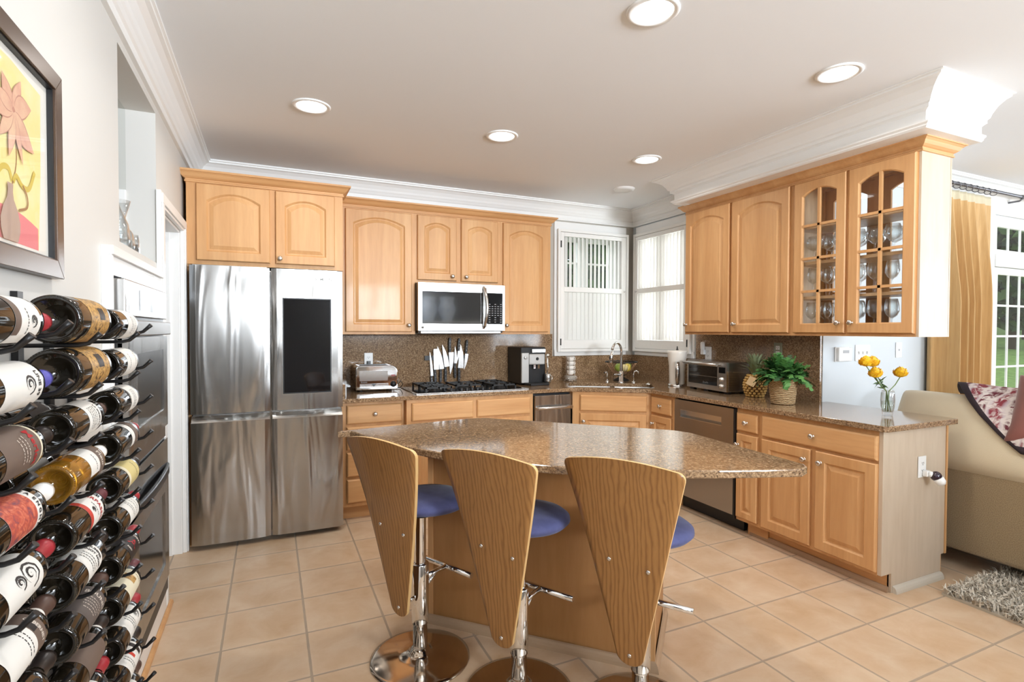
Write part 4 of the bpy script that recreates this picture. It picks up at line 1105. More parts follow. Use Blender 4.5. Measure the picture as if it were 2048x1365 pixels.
# espresso cup rack
cx, cy = 2.62, 4.40
t = thing('cup_rack', 'wire stand holding a stack of white espresso cups and saucers', 'cup rack', (cx, cy, CT0))
m = MB(); R = .042
m.tube([(.062*math.cos(a), .062*math.sin(a), .008) for a in [2*PI*k/24 for k in range(24)]], .0025, 6, closed=True)
for k in range(4):
    a = PI/4+PI/2*k; m.tube([(.062*math.cos(a), .062*math.sin(a), .002), (.062*math.cos(a), .062*math.sin(a), .04), (R*math.cos(a), R*math.sin(a), .055), (R*math.cos(a), R*math.sin(a), .235)], .002, 6)
m.tube([(R*math.cos(a), R*math.sin(a), .235) for a in [2*PI*k/20 for k in range(20)]], .002, 6, closed=True)
m.build('frame', chrome, t)
porcelain = mat('porcelain', srgb(236, 230, 222), .15)
for k in range(4):
    z = CT0+.062+.042*k
    u = thing('espresso_cup', ['lowest', 'second from bottom', 'third from bottom', 'topmost'][k]+' white espresso cup in the wire stand', 'cup', (cx, cy, z), 0, 'stacked espresso cups')
    MB().lathe([(0, 0), (.024, 0), (.033, .014), (.035, .042), (.033, .042), (.031, .016), (0, .006)], n=24).build('body', porcelain, u)
    MB().tube([(.034, 0, .036), (.050, 0, .034), (.052, 0, .018), (.034, 0, .012)], .004, 8).build('handle', porcelain, u)
for k in range(4):
    o = MB().lathe([(0, .0), (.03, .0), (.056, .008), (.056, .0095), (.03, .003), (0, .003)], (0, 0, 0), 28).build('saucer', porcelain, loc=(cx, cy, CT0+.012+.0098*k)); tag(o, 'white saucer stacked at the foot of the espresso cup stand', 'saucer', 'espresso saucers')

# fruit basket
fx, fy = 3.11, 4.26
t = thing('fruit_basket', 'wire fruit basket on a dark pedestal behind the tall faucet', 'basket', (fx, fy, CT0))
copper = mat('copper_wire', (.45, .27, .16, 1), .3, .9)
m = MB()
def bp(a, k): r = .05+.10*k**.7; return (r*math.cos(a), r*math.sin(a), .055+.125*k)
for i in range(26): m.tube([bp(2*PI*i/26, k/6) for k in range(7)], .0016, 5)
m.build('wires', copper, t)
MB().tube([(.152*math.cos(a), .152*math.sin(a), .181) for a in [2*PI*k/40 for k in range(40)]], .006, 8, closed=True).build('rim', black_metal, t)
MB().lathe([(.075, 0), (.078, .006), (.03, .03), (.02, .04), (.05, .055), (0, .056)], n=28).build('pedestal', black_metal, t)
gy = mat('green_banana', srgb(168, 178, 66), .45); ay = mat('apple_green', srgb(150, 170, 70), .3); yl = mat('lemon_yellow', srgb(226, 200, 90), .4)
FR = [('apple', 'round green apple in the wire basket toward the cup stand', (-.055, -.03, .128), .040, ay), ('apple', 'pale apple behind the faucet stem in the wire basket', (-.005, -.055, .125), .038, mat('apple_pale', srgb(222, 205, 150), .3)),
      ('lime', 'dark green lime in the wire basket toward the kettle', (.07, -.01, .135), .036, mat('lime_green', srgb(96, 128, 52), .35)), ('lemon', 'yellow lemon resting on top of the wire basket fruit', (.035, -.05, .128), .035, yl), ('apple', 'green apple at the back of the wire basket', (.01, .05, .13), .04, ay)]
for nm, lab, p, r, mt in FR:
    u = thing(nm, lab, 'fruit', (fx+p[0], fy+p[1], CT0+p[2]), 0, 'fruit in the wire basket')
    MB().ball((0, 0, 0), r, n=20, k=14, sc=(1, 1, .92 if nm == 'apple' else 1.15)).build('flesh', mt, u); MB().tube([(0, 0, r*.85), (.003, 0, r*1.1)], .0015, 5).build('stem', bark, u)
# faucet set
fq = Vector((2.985, 4.09))
t = thing('faucet', 'tall chrome gooseneck kitchen faucet with side lever at the corner sink', 'faucet', (fq.x, fq.y, CT0), 0)
dv = Vector((-.93, -.37)); pts = [(0, 0, .02), (0, 0, .10), (0, 0, .20), (0, 0, .285)]
for k in range(1, 11):
    a = PI*.92*k/10; r = .078; pts.append((dv.x*(r-r*math.cos(a)), dv.y*(r-r*math.cos(a)), .285+r*1.15*math.sin(a)))
e0 = Vector(pts[-1]); 
MB().tube(pts, [.016, .016, .0135, .0125]+[.012]*10, 14).build('spout', chrome, t)
MB().tube([e0, e0+Vector((dv.x*.012, dv.y*.012, -.06)), e0+Vector((dv.x*.022, dv.y*.022, -.115))], [.013, .016, .019], 14).build('spray_head', chrome, t)
o = MB().ball((e0.x+dv.x*.035, e0.y+dv.y*.035, e0.z-.07), .012, sc=(.6, .6, 1.6)).build('spray_button', black_plastic, t)
MB().lathe([(.027, 0), (.027, .008), (.021, .012), (.021, .10), (.016, .105)], n=24).build('body', chrome, t)
MB().tube([(0, 0, .075), (-.03, -.02, .078)], .014, 12).tube([(-.03, -.02, .078), (-.115, -.05, .082)], .006, 8).build('lever', chrome, t)
def small(nm, label, cat, px, pts, r, base=.018):
    u = thing(nm, label, cat, (px[0], px[1], CT0)); MB().lathe([(base, 0), (base, .012), (r, .016), (0, .016)], n=18).build('base', chrome, u); MB().tube(pts, r, 10).build('spout', chrome, u); return u
small('soap_dispenser', 'short chrome soap pump beside the tall faucet', 'soap dispenser', (2.885, 4.17), [(0, 0, .01), (0, 0, .085), (-.004, -.003, .092), (-.045, -.02, .092)], .008)
small('water_tap', 'small curved chrome filter tap beside the tall faucet', 'tap', (3.075, 4.02), [(0, 0, .01), (0, 0, .08), (.006, -.004, .105), (.022, -.012, .112), (.036, -.02, .10), (.038, -.021, .08)], .006)
o = MB().lathe([(.024, 0), (.026, .004), (.02, .008), (.008, .010), (.008, .016), (0, .017)], n=24).build('sink_stopper', chrome, loc=(3.10, 3.84, CT0)); tag(o, 'round chrome disposal button on the granite beside the sink', 'sink stopper')
# kettle
t = thing('water_jug', 'tall white jug with a long steel handle between sink and toaster oven', 'jug', (3.27, 3.66, CT0), math.radians(-130))
cream = mat('cream_plastic', srgb(236, 230, 220), .3)
MB().lathe([(0, .01), (.066, .01), (.066, .02), (.070, .18), (.084, .285), (.086, .30), (.082, .31), (0, .315)], n=32).build('body', cream, t)
MB().lathe([(.078, 0), (.078, .016), (.068, .020), (0, .020)], n=32).build('base', chrome_soft, t)
MB().tube([(.072, .0, .02), (.094, 0, .06), (.098, 0, .15), (.090, 0, .215)], [.014, .018, .019, .018], 10).build('handle', steel_h, t)
MB().add([(-.066, -.03, .24), (-.066, .03, .24), (-.112, -.012, .308), (-.112, .012, .308), (-.072, -.035, .31), (-.072, .035, .31)], [(0, 1, 3, 2), (0, 2, 4), (1, 5, 3), (2, 3, 5, 4)]).build('spout', cream, t)
MB().lathe([(.012, .312), (.010, .322), (.006, .326), (.006, .335)], n=12).tube([(0, 0, .33), (.018, 0, .345)], .005, 6).tube([(0, 0, .33), (-.018, 0, .345)], .005, 6).build('lid_knob', black_plastic, t)
# toaster oven: front face looks at -x, local x from far to near
an = -PI/2-math.atan2(.06, .51); t = thing('toaster_oven', 'stainless toaster oven with glass door and round knobs on the peninsula', 'toaster oven', (3.214, 3.47, CT0), an)
w, h, dp = .485, .245, .212
MB().box(0, w, .012, dp, .018, h).build('body', steel_dark, t, bevel=.006)
m = MB(); gx0, gx1, gz0, gz1 = .018, .378, .055, .205
for xa, xb, za, zb in ((0, gx0, .018, h), (gx1, w, .018, h), (gx0, gx1, .018, gz0), (gx0, gx1, gz1, h)): m.box(xa, xb, -.004, .014, za, zb)
m.build('front_frame', steel_h, t, bevel=.0)
dd = MB().box(gx0, gx1, .001, .008, gz0, gz1).build('glass_door', black_gloss, t)
MB().box(gx0+.01, gx1-.01, -.0005, .0005, .120, .1235).build('rack_wire', steel_h, dd)
MB().tube([(-.02, -.03, .222), (.20, -.034, .222), (.405, -.03, .222)], .012, 10).tube([(.0, 0, .222), (.0, -.028, .222)], .009).tube([(.385, 0, .222), (.385, -.028, .222)], .009).build('handle', steel_h, t)
MB().box(.398, .468, -.006, -.003, .16, .205).build('display', black_gloss, t)
for z in (.11, .058): MB().lathe([(.021, 0), (.021, -.004), (.017, -.006), (.016, -.02), (0, -.021)], (.432, -.004, z), 22, 0, RXK).build('knob', chrome_soft, t)
MB().box(w+.0005, w+.0025, .05, dp-.02, .165, .172).build('side_vent', steel_h, t)
flat_text('Breville', .022, Matrix.Translation((.235, -.0008, .072)) @ FRONT, logo_grey, 'logo', dd)
for x in (.04, .22, w-.03):
    for y in (.03, dp-.03): MB().box(x-.025, x+.025, y-.015, y+.015, 0, .018).build('foot', black_plastic, t)
# pineapple
t = thing('pineapple', 'whole pineapple with a paper tag standing beside the toaster oven', 'pineapple', (3.27, 2.83, CT0))
pin = mat('pineapple_skin', srgb(84, 58, 30), .7); pinl = mat('pineapple_leaf', srgb(136, 148, 112), .55)
pd = mat('pineapple_eye', srgb(186, 148, 84), .55)
prof = lambda k: .078*math.sin(PI*min(1, max(.0, .16+.72*k)))**.55
MB().lathe([(0, .0)]+[(prof(k/12)*.93, .165*k/12) for k in range(13)]+[(0, .165)], n=28).build('body', pin, t)
m = MB()
for r in range(9):
    for i in range(14):
        k = (r+.5)/9; a = 2*PI*(i+.5*(r % 2))/14; R = prof(k)*.95
        m.ball((R*math.cos(a), R*math.sin(a), .165*k), .0128, 0, 8, 5, (1, 1, .8))
m.build('rind_bumps', pd, t)
m = MB()
for i in range(54):
    a = i*2.39996; k = i/54; L_ = .105+.075*(1-abs(2*k-1)); sp = .105*(1-k)**.8+.010
    p0 = Vector((.020*math.cos(a)*(1-k*.6), .020*math.sin(a)*(1-k*.6), .158+.035*k)); p2 = p0+Vector((math.cos(a)*sp, math.sin(a)*sp, L_*(.50+.62*k)))
    p1 = (p0+p2)/2+Vector((0, 0, .018))-Vector((math.cos(a), math.sin(a), 0))*sp*.15
    s = Vector((-math.sin(a), math.cos(a), 0))*.0115
    m.add([p0-s, p0+s, p1+s*.95, p1-s*.95, p2], [(0, 1, 2, 3), (3, 2, 4)], 0, True)
m.build('leaves', pinl, t)
M = Matrix.Translation((-.078, -.040, .118)) @ Matrix.Rotation(math.radians(-62), 4, 'Z') @ Matrix.Rotation(math.radians(-14), 4, 'X') @ Matrix.Rotation(math.radians(24), 4, 'Y')
tg = MB().box(-.030, .030, -.0008, .0008, -.033, .033, 0, M).build('paper_tag', mat('paper_tag', srgb(214, 184, 140), .8), t)
# fern in woven pot
t = thing('potted_fern', 'bushy green fern in a round woven straw pot on the peninsula', 'potted plant', (3.12, 2.475, CT0))
straw = mat('woven_straw', srgb(196, 164, 120), .8); q = NT(straw)
wv = q.n('ShaderNodeTexWave', wave_type='BANDS', bands_direction='Z'); wv.inputs['Scale'].default_value = 26; wv.inputs['Distortion'].default_value = 4; wv.inputs['Detail Scale'].default_value = 3
q.l(q.coords((1, 1, 1)), wv.inputs['Vector']); q.color(q.ramp(wv.outputs['Fac'], [(0, srgb(158, 126, 84)), (.5, srgb(202, 170, 126)), (1, srgb(220, 192, 150))])); q.bump(wv.outputs['Fac'], .8, .006)
MB().lathe([(0, .0), (.068, .0), (.074, .006), (.092, .165), (.095, .172), (.095, .180), (.089, .182), (.085, .15), (0, .15)], n=40).build('pot', straw, t)
q = random.Random(5)
fern = [mat('fern_leaf', srgb(58, 106, 50), .45), mat('fern_leaf_light', srgb(86, 136, 70), .45), mat('fern_leaf_dark', srgb(38, 78, 38), .5)]
m = MB()
for i in range(210):
    a = q.uniform(0, 2*PI); el = q.uniform(.0, 1.0); L_ = q.uniform(.13, .205)
    d = Vector((math.cos(a), math.sin(a), 0)); hor = math.cos(el*1.35); ver = math.sin(el*1.35)
    p0 = Vector((d.x*.035*q.random(), d.y*.035*q.random(), .155)); sp = []; n = 8; wide = q.uniform(.020, .030); tw = q.uniform(-.5, .5)
    for k in range(n+1):
        u = k/n; sp.append(p0+d*(L_*hor*u)+Vector((0, 0, .02*u+L_*ver*u*.95+.05*u*(1-u)-.085*(1-el)*u**2.5)))
    s = (Vector((-d.y, d.x, 0))+Vector((0, 0, tw))).normalized(); mi = q.randrange(3)
    for k in range(2, n):
        wv_ = wide*math.sin(PI*(.10+.80*k/n)); f = (sp[k+1]-sp[k])
        for sg in (1, -1):
            w1 = wv_*q.uniform(.8, 1.25)
            m.add([sp[k]-f*.5, sp[k]+s*sg*w1*.8-f*.15, sp[k]+s*sg*w1*1.1+f*.45+Vector((0, 0, q.uniform(-.006, .004))), sp[k]+s*sg*w1*.5+f*.6, sp[k]+f*.6], [(0, 1, 2, 3, 4)], mi)
m.build('fronds', fern, t)
# flower vase
vx, vy = 3.245, 1.885
t = thing('flower_vase', 'small clear glass vase of water on the peninsula worktop', 'vase', (vx, vy, CT0))
MB().lathe([(0, .0), (.024, .0), (.026, .004), (.034, .05), (.0365, .09), (.034, .13), (.030, .145), (.029, .145), (.033, .128), (.0345, .09), (.032, .05), (.024, .020), (0, .016)], n=30).build('glass', clear_glass, t)
MB().lathe([(0, .018), (.0235, .021), (.0312, .05), (.0335, .085), (0, .085)], n=24).build('water', water, t)
stem_m = mat('flower_stem', srgb(104, 126, 70), .5); pet = [mat('petal_yellow', srgb(240, 196, 40), .5), mat('petal_gold', srgb(228, 172, 28), .5)]
FL = [((3.066, 1.90, 1.205), 'yellow'), ((3.150, 1.915, 1.200), 'yellow'), ((3.128, 1.885, 1.140), 'deeper gold'), ((3.318, 1.86, 1.138), 'yellow')]
FLAB = ['yellow ranunculus flower in the vase, leaning toward the thermostat', 'yellow ranunculus flower at the top of the vase bunch', 'golden ranunculus flower just below the two top blooms', 'lone yellow ranunculus flower leaning toward the curtain']
for i, ((x, y, z), cc) in enumerate(FL):
    q = random.Random(40+i); u = thing('cut_flower', FLAB[i], 'flower', (x, y, z), 0, 'yellow flowers in the glass vase')
    m = MB(); R = .036
    for k in range(70):
        ph = math.acos(1-1.55*(k+.5)/70); a = k*2.39996; d = Vector((math.sin(ph)*math.cos(a), math.sin(ph)*math.sin(a), math.cos(ph)*.8))
        s = d.orthogonal().normalized(); b2 = d.cross(s); c = d*R*q.uniform(.82, 1.05); w_ = .011
        up = Vector((0, 0, 1)); tt = (up-d*up.dot(d)); tt = tt.normalized() if tt.length > .01 else s; ss = d.cross(tt)
        m.add([c-ss*w_-tt*w_*.8-d*.006, c+ss*w_-tt*w_*.8-d*.006, c+ss*w_*.9+tt*w_*.8, c+tt*w_*1.2+d*.003, c-ss*w_*.9+tt*w_*.8], [(0, 1, 2, 3, 4)], q.randrange(2))
    m.ball((0, 0, 0), R*.85, 1, 14, 8, (1, 1, .8)); m.build('bloom', pet, u)
    ex, ey = [(3.258, 1.875), (3.25, 1.90), (3.262, 1.89), (3.235, 1.88)][i]
    b0 = Vector((ex-x, ey-y, CT0+.022-z)); nk = Vector((vx-x+(.012 if i < 3 else -.01)*-1, vy-y, CT0+.14-z))
    MB().tube([b0, nk, nk*.45+Vector((0, 0, -.02)), Vector((0, 0, -.02))], .0028, 7).build('stem', stem_m, u)
    if i == 2:
        m = MB()
        for k in range(16):
            c = nk*(.35+.5*q.random()); a = Vector((q.uniform(-1, 1), q.uniform(-1, 1), q.uniform(-.6, 1))).normalized()*q.uniform(.03, .055); s = a.orthogonal().normalized()*.003
            m.add([c-s, c+s, c+a*.6+s*1.5, c+a, c+a*.6-s*1.5], [(0, 1, 2, 3, 4)])
        m.build('leaf_sprig', mat('sprig_green', srgb(78, 104, 62), .55), u)

# ------------------------------------------------------------------ framed painting
t = thing('framed_painting', 'dark framed watercolour of a pink flower in a grey vase above the wine rack', 'painting', (LW, 0, 0))
y0, y1, z0, z1 = 1.185, 1.695, 1.505, 2.008; fw = .043
m = MB(); XP = Matrix(((0, 0, 1, 0), (1, 0, 0, 0), (0, 1, 0, 0), (0, 0, 0, 1)))      # poly (y, z) extruded along x
def mitred(m, y0, y1, z0, z1, f, xa, xb):
    o = [(y0, z0), (y1, z0), (y1, z1), (y0, z1)]; i = [(y0+f, z0+f), (y1-f, z0+f), (y1-f, z1-f), (y0+f, z1-f)]
    for k in range(4): m.prism([o[k], o[(k+1) % 4], i[(k+1) % 4], i[k]], xa, xb, 0, XP)
mitred(m, y0, y1, z0, z1, fw, .001, .026)
frame_m = mat('frame_brown', srgb(84, 66, 54), .28, .25)
m.build('frame', frame_m, t, bevel=.0015)
inn = MB(); mitred(inn, y0+fw, y1-fw, z0+fw, z1-fw, .004, .004, .020); inn.build('inner_lip', black_plastic, t)
MB().box(.003, .008, y0+fw, y1-fw, z0+fw, z1-fw).build('mat_board', mat('mat_board', srgb(238, 237, 230), .7), t)
ART = [srgb(240, 230, 160), srgb(226, 124, 136), srgb(176, 156, 146), srgb(228, 190, 172), srgb(198, 142, 122), srgb(206, 186, 84), srgb(150, 108, 70), srgb(240, 232, 176)]  # paled colours: the wash of reflections over the picture is put in
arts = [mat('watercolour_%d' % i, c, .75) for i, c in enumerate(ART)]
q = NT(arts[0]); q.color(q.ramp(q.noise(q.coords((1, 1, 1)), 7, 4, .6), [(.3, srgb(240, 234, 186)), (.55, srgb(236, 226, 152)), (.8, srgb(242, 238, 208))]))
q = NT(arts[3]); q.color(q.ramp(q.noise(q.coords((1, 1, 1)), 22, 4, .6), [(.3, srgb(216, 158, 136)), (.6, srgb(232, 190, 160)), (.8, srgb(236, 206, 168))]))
m = MB(); lay = [0]
def patch(pts, mi):
    lay[0] += 1; x = .0081+.00004*lay[0]; m.add([(x, a, b) for a, b in pts], [tuple(range(len(pts)))], mi)
patch([(1.275, 1.565), (1.59, 1.562), (1.606, 1.74), (1.612, 1.93), (1.45, 1.944), (1.272, 1.94)], 0)
patch([(1.275, 1.565), (1.588, 1.562), (1.588, 1.612)]+[(1.588-.313*k/8, 1.612+.022*math.sin(PI*k/8)) for k in range(1, 9)], 1)
def leafp(a, b, w, mi, bend=0.0):
    A, B = Vector(a), Vector(b); d = B-A; nn = Vector((-d.y, d.x)).normalized(); L = []
    for sg in (1, -1):
        r = [A+d*(k/8)+nn*(sg*w*math.sin(PI*(k/8)**.8)+bend*math.sin(PI*k/8)) for k in range(9)]
        L += r if sg == 1 else r[::-1][1:-1]
    patch([(p.x, p.y) for p in L], mi)
def line(pts, w, mi):
    P4 = [Vector(p) for p in pts]; P4 = [P4[0]*2-P4[1]]+P4+[P4[-1]*2-P4[-2]]; sm_ = []
    for a in range(1, len(P4)-2):
        for k in range(5):
            u = k/5; p0, p1, p2, p3 = P4[a-1:a+3]
            sm_.append(.5*((2*p1)+(p2-p0)*u+(2*p0-5*p1+4*p2-p3)*u*u+(3*p1-p0-3*p2+p3)*u**3))
    pts = [tuple(p) for p in sm_]+[pts[-1]]
    L, R = [], []
    for i, p in enumerate(pts):
        a = Vector(pts[max(0, i-1)]); b = Vector(pts[min(len(pts)-1, i+1)]); d = (b-a).normalized(); nn = Vector((-d.y, d.x))*w; p = Vector(p)
        L.append(tuple(p+nn)); R.append(tuple(p-nn))
    for i in range(len(pts)-1): patch([L[i], L[i+1], R[i+1], R[i]], mi)
C_ = (1.456, 1.838)
line([(1.460, 1.83), (1.475, 1.76), (1.470, 1.72), (1.452, 1.684)], .0022, 6)
line([(1.452, 1.69), (1.435, 1.712), (1.405, 1.708), (1.375, 1.682), (1.345, 1.668)], .006, 5); line([(1.455, 1.69), (1.47, 1.705), (1.50, 1.690), (1.535, 1.694), (1.565, 1.738)], .006, 5)
line([(1.50, 1.692), (1.522, 1.672), (1.520, 1.648), (1.478, 1.634)], .0028, 6)
for b, w, be in (((1.405, 1.900), .022, .004), ((1.495, 1.915), .019, 0), ((1.548, 1.872), .024, .006), ((1.560, 1.778), .024, -.008), ((1.500, 1.735), .013, 0), ((1.43, 1.735), .017, .004), ((1.385, 1.765), .017, 0), ((1.365, 1.812), .019, -.004), ((1.372, 1.858), .016, 0)):
    leafp(C_, b, w*1.08, 4, be); leafp(C_, b, w*.94, 3, be)
leafp((1.448, 1.84), (1.464, 1.84), .006, 4)
vz = [(.014, 1.682), (.012, 1.665), (.016, 1.65), (.034, 1.63), (.046, 1.605), (.045, 1.585), (.034, 1.563)]
patch([(1.434+r, z) for r, z in vz]+[(1.434-r, z) for r, z in vz[::-1]], 2)
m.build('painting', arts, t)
MB().box(.0135, .0145, y0+fw, y1-fw, z0+fw, z1-fw).build('glazing', glass_thin('picture_glass', (1, 1, 1, 1), .14, .03), t)

# ------------------------------------------------------------------ things in the wall niche
def glass_thing(nm, label, loc, prof, n=24):
    return tag(MB().lathe(prof, n=n).build(nm, clear_glass, loc=loc), label, 'glass vessel')
NZ = 1.7005
glass_thing('glass_carafe', 'tall narrow clear carafe deep in the wall niche, straight necked', (-.60, 2.60, NZ), [(0, .002), (.052, .002), (.056, .02), (.045, .09), (.024, .15), (.021, .20), (.034, .285), (.032, .285), (.019, .20), (.022, .15), (.043, .09), (.053, .02), (0, .008)])
glass_thing('glass_pitcher', 'clear glass pitcher with wide mouth in the wall niche', (-.575, 2.70, NZ), [(0, .002), (.050, .002), (.058, .03), (.052, .08), (.026, .12), (.024, .14), (.044, .215), (.042, .215), (.022, .14), (.024, .12), (.050, .08), (.055, .03), (0, .008)])
glass_thing('glass_tumbler', 'low clear glass bowl beside the small camera in the wall niche', (-.555, 2.775, NZ), [(0, .002), (.030, .002), (.040, .03), (.038, .085), (.036, .085), (.038, .03), (.028, .008), (0, .008)])
glass_thing('glass_bottle', 'rounded clear decanter at the front of the wall niche', (-.56, 2.53, NZ), [(0, .002), (.05, .002), (.06, .03), (.055, .09), (.03, .15), (.016, .19), (.018, .25), (.016, .25), (.014, .19), (.028, .15), (.053, .09), (.057, .03), (0, .008)])
t = thing('security_camera', 'small white camera with black face in the wall niche', 'camera', (-.55, 2.85, NZ), math.radians(30))
MB().box(-.018, .018, -.018, .018, 0, .062).build('body', white_plastic, t, bevel=.003); MB().box(-.011, .011, -.0195, -.018, .012, .054).build('face', black_gloss, t)

# ------------------------------------------------------------------ wine rack and bottles
RKZ = [1.392-.1005*k for k in range(12)]; CY = [.90, 1.235, 1.57]; BXF = -.370
rk = thing('wine_rack', 'black metal wall rack of upturned pegs holding rows of wine bottles', 'wine rack', (LW, 0, 0))
for y0 in CY:
    for dy in (.075, .235): MB().box(.001, .013, y0+dy-.014, y0+dy+.014, .22, 1.46).build('post', black_metal, rk)
for y0 in CY:
    for z in RKZ:
        for dy, dz in ((.075, -.0445), (.235, -.0235)):
            zz = z+dz; y = y0+dy
            MB().tube([(.012, y, zz), (.155, y, zz), (.170, y, zz+.004), (.182, y, zz+.016), (.190, y, zz+.024)], [.0042, .0042, .0044, .0050, .0060], 8).build('peg', black_metal, rk)
MB().box(.013, .019, .70, 1.85, 1.30-.004, 1.30+.012).build('cross_bar', black_metal, rk)

g_dark = mat('dark_bottle_glass', (.010, .0075, .0045, 1), .05, coat=.4); g_amber = mat('amber_wine_glass', srgb(214, 150, 44), .06, trans=.75, coat=.3); g_green = mat('olive_bottle_glass', (.022, .022, .008, 1), .06, coat=.4)
CAP = {'red': mat('capsule_red', srgb(150, 42, 50), .35), 'white': mat('capsule_white', srgb(232, 230, 226), .35), 'blue': mat('capsule_blue', srgb(84, 82, 160), .35), 'black': mat('capsule_black', srgb(38, 32, 30), .35),
       'brown': mat('capsule_brown', srgb(78, 58, 50), .35), 'plum': mat('capsule_plum', srgb(92, 46, 52), .35)}
LB = {'white': mat('label_white', srgb(226, 224, 218), .6), 'cream': mat('label_cream', srgb(222, 214, 188), .6), 'gold': mat('label_gold', srgb(176, 136, 76), .45), 'brown': mat('label_brown', srgb(104, 88, 78), .55), 'grey': mat('label_grey', srgb(92, 84, 80), .55),
      'black': mat('label_black', srgb(34, 30, 30), .5), 'straw': mat('label_straw', srgb(206, 190, 130), .5), 'red': mat('label_red', srgb(188, 64, 52), .5), 'art': mat('label_art', srgb(170, 80, 70), .55)}
q = NT(LB['art']); q.color(q.ramp(q.noise(q.coords((1, 1, 1)), 60, 4, .6, 1.5), [(.3, srgb(104, 66, 84)), (.5, srgb(178, 78, 60)), (.7, srgb(214, 132, 104))]))
q = NT(LB['gold']); q.color(q.ramp(q.noise(q.coords((1, 1, 1)), 45, 4, .6, 2.5), [(.36, srgb(70, 48, 26)), (.5, srgb(176, 136, 76)), (.68, srgb(200, 160, 96))]))
INK = {'red': mat('ink_red', srgb(168, 30, 38), .5), 'black': mat('ink_black', srgb(44, 40, 40), .5), 'pale': mat('ink_pale', srgb(206, 196, 184), .5), 'orange': mat('ink_orange', srgb(214, 96, 62), .5)}
_bm = {}
def bottle_mesh(big, glass):
    k = (big, glass.name)
    if k not in _bm:
        R = .0455 if big else .0378
        L = 1.06 if big else 1.0
        pr_ = [(0, .030), (.010, .028), (.022, .014), (R-.010, .003), (R-.005, .0), (R-.001, .004), (R, .010), (R, .185*L), (R*.97, .196*L), (R*.84, .210*L), (R*.62, .225*L), (.0165, .240*L), (.0148, .252*L), (.0145, .285*L), (.0162, .286*L), (.0162, .297*L), (0, .298*L)]
        m = MB().lathe(pr_, n=48)
        for i in range(56):
            a = 2*PI*i/56; m.ball(((R-.0025)*math.cos(a), (R-.0025)*math.sin(a), .0025), .0016, 0, 5, 3)
        o = m.build('wine_bottle_body', glass); _bm[k] = o.data; bpy.data.objects.remove(o)
    return _bm[k]
def wrap_poly(m, r, fc, pts_list, mi=0):
    for vs, fs in pts_list:
        m.add([(r*math.cos(fc+p.x/r), r*math.sin(fc+p.x/r), p.y) for p in vs], fs, mi)
def band(r, fc, half, za, zb, n=26):
    m = MB(); vs = []
    for i in range(n+1):
        a = fc-half+2*half*i/n; vs += [(r*math.cos(a), r*math.sin(a), za), (r*math.cos(a), r*math.sin(a), zb)]
    return m.add(vs, [(2*i, 2*i+2, 2*i+3, 2*i+1) for i in range(n)], 0, True)
ORD = ['top row', 'second row', 'third row', 'fourth row', 'fifth row', 'sixth row', 'seventh row', 'eighth row', 'ninth row', 'tenth row', 'eleventh row']
COLN = ['edge column', 'middle column', 'column beside ovens']
def bottle(col, row, desc, glass=None, cap='black', label='white', lz=(.068, .165), half=1.35, big=False, text=(), bands=(), back=False, fc=None, ring=None):
    if fc is None: fc = -.30-.11*row if row < 5 else -.85
    glass = glass or g_dark; R = .0455 if big else .0378; L = 1.06 if big else 1.0
    x = BXF + (.004 if big else 0) - (.088 if back else 0); z = RKZ[row] + (.006 if big else 0)
    t = thing('wine_bottle', desc + ', ' + ('behind the others, ' if back else '') + ORD[row] + ', ' + COLN[col], 'wine bottle', (x, CY[col], z), 0, 'bottles in the wine rack')
    t.rotation_euler = (-PI/2, 0, rnd.uniform(-.12, .12)*0)
    o = bpy.data.objects.new('body', bottle_mesh(big, glass)); COL.objects.link(o); o.parent = t
    MB().lathe([(.0150*1.06, .232*L), (.0156, .252*L), (.0154, .285*L), (.0168, .2865*L), (.0168, .298*L), (0, .2995*L)] if not big else [(.0175, .25*L), (.0160, .262*L), (.0158, .285*L), (.0172, .2865*L), (.0172, .298*L), (0, .2995*L)], n=24).build('capsule', CAP[cap], t)
    if ring: MB().lathe([(.0170, .236*L), (.0166, .246*L)], n=24).build('neck_ring', LB[ring], t)
    lb = None
    if label: lb = band(R+.0004, fc, half, lz[0]*L, lz[1]*L).build('label', LB[label], t)
    for bl, za, zb, hf in bands:
        b2 = band(R+.0007, fc, hf, za*L, zb*L).build('label_band', LB[bl], lb or t)
    if text:
        by = {}
        for s, size, zc, ink in text:
            ft = fc+.30; by.setdefault(ink, []).append((s, size, zc))
        for ink, rows_ in by.items():
            m = MB()
            for s, size, zc in rows_:
                if s == '~':      # lines of print too small to read
                    q = random.Random(int(zc*1e4)); xx = -size
                    while xx < size:
                        w_ = q.uniform(.002, .006); m.add([((R+.001)*math.cos(ft+a/R), (R+.001)*math.sin(ft+a/R), b) for a, b in ((xx, zc-.0011), (xx+w_, zc-.0011), (xx+w_, zc+.0011), (xx, zc+.0011))], [(0, 1, 2, 3)]); xx += w_+.0018
                elif s == '@':    # an inked swirl
                    pts = [Vector((size*(1-k/26)*math.cos(k*.62), size*(1-k/26)*math.sin(k*.62)*1.2)) for k in range(26)]
                    for k in range(25):
                        d = (pts[k+1]-pts[k]).normalized(); nn = Vector((-d.y, d.x))*.0011*(1+math.sin(k*.5))
                        wrap_poly(m, R+.001, ft, [([Vector((p.x, p.y+zc)) for p in (pts[k]-nn, pts[k+1]-nn, pts[k+1]+nn, pts[k]+nn)], [(0, 1, 2, 3)])])
                else:
                    v, f = txt(s, size, bold=.0004); wrap_poly(m, R+.001, ft, [([Vector((p.x, p.y+zc)) for p in v], f)])
            m.build('lettering', INK[ink], lb or t)
    return t
sm = lambda *zs: tuple(('~', .022, z, 'black') for z in zs)
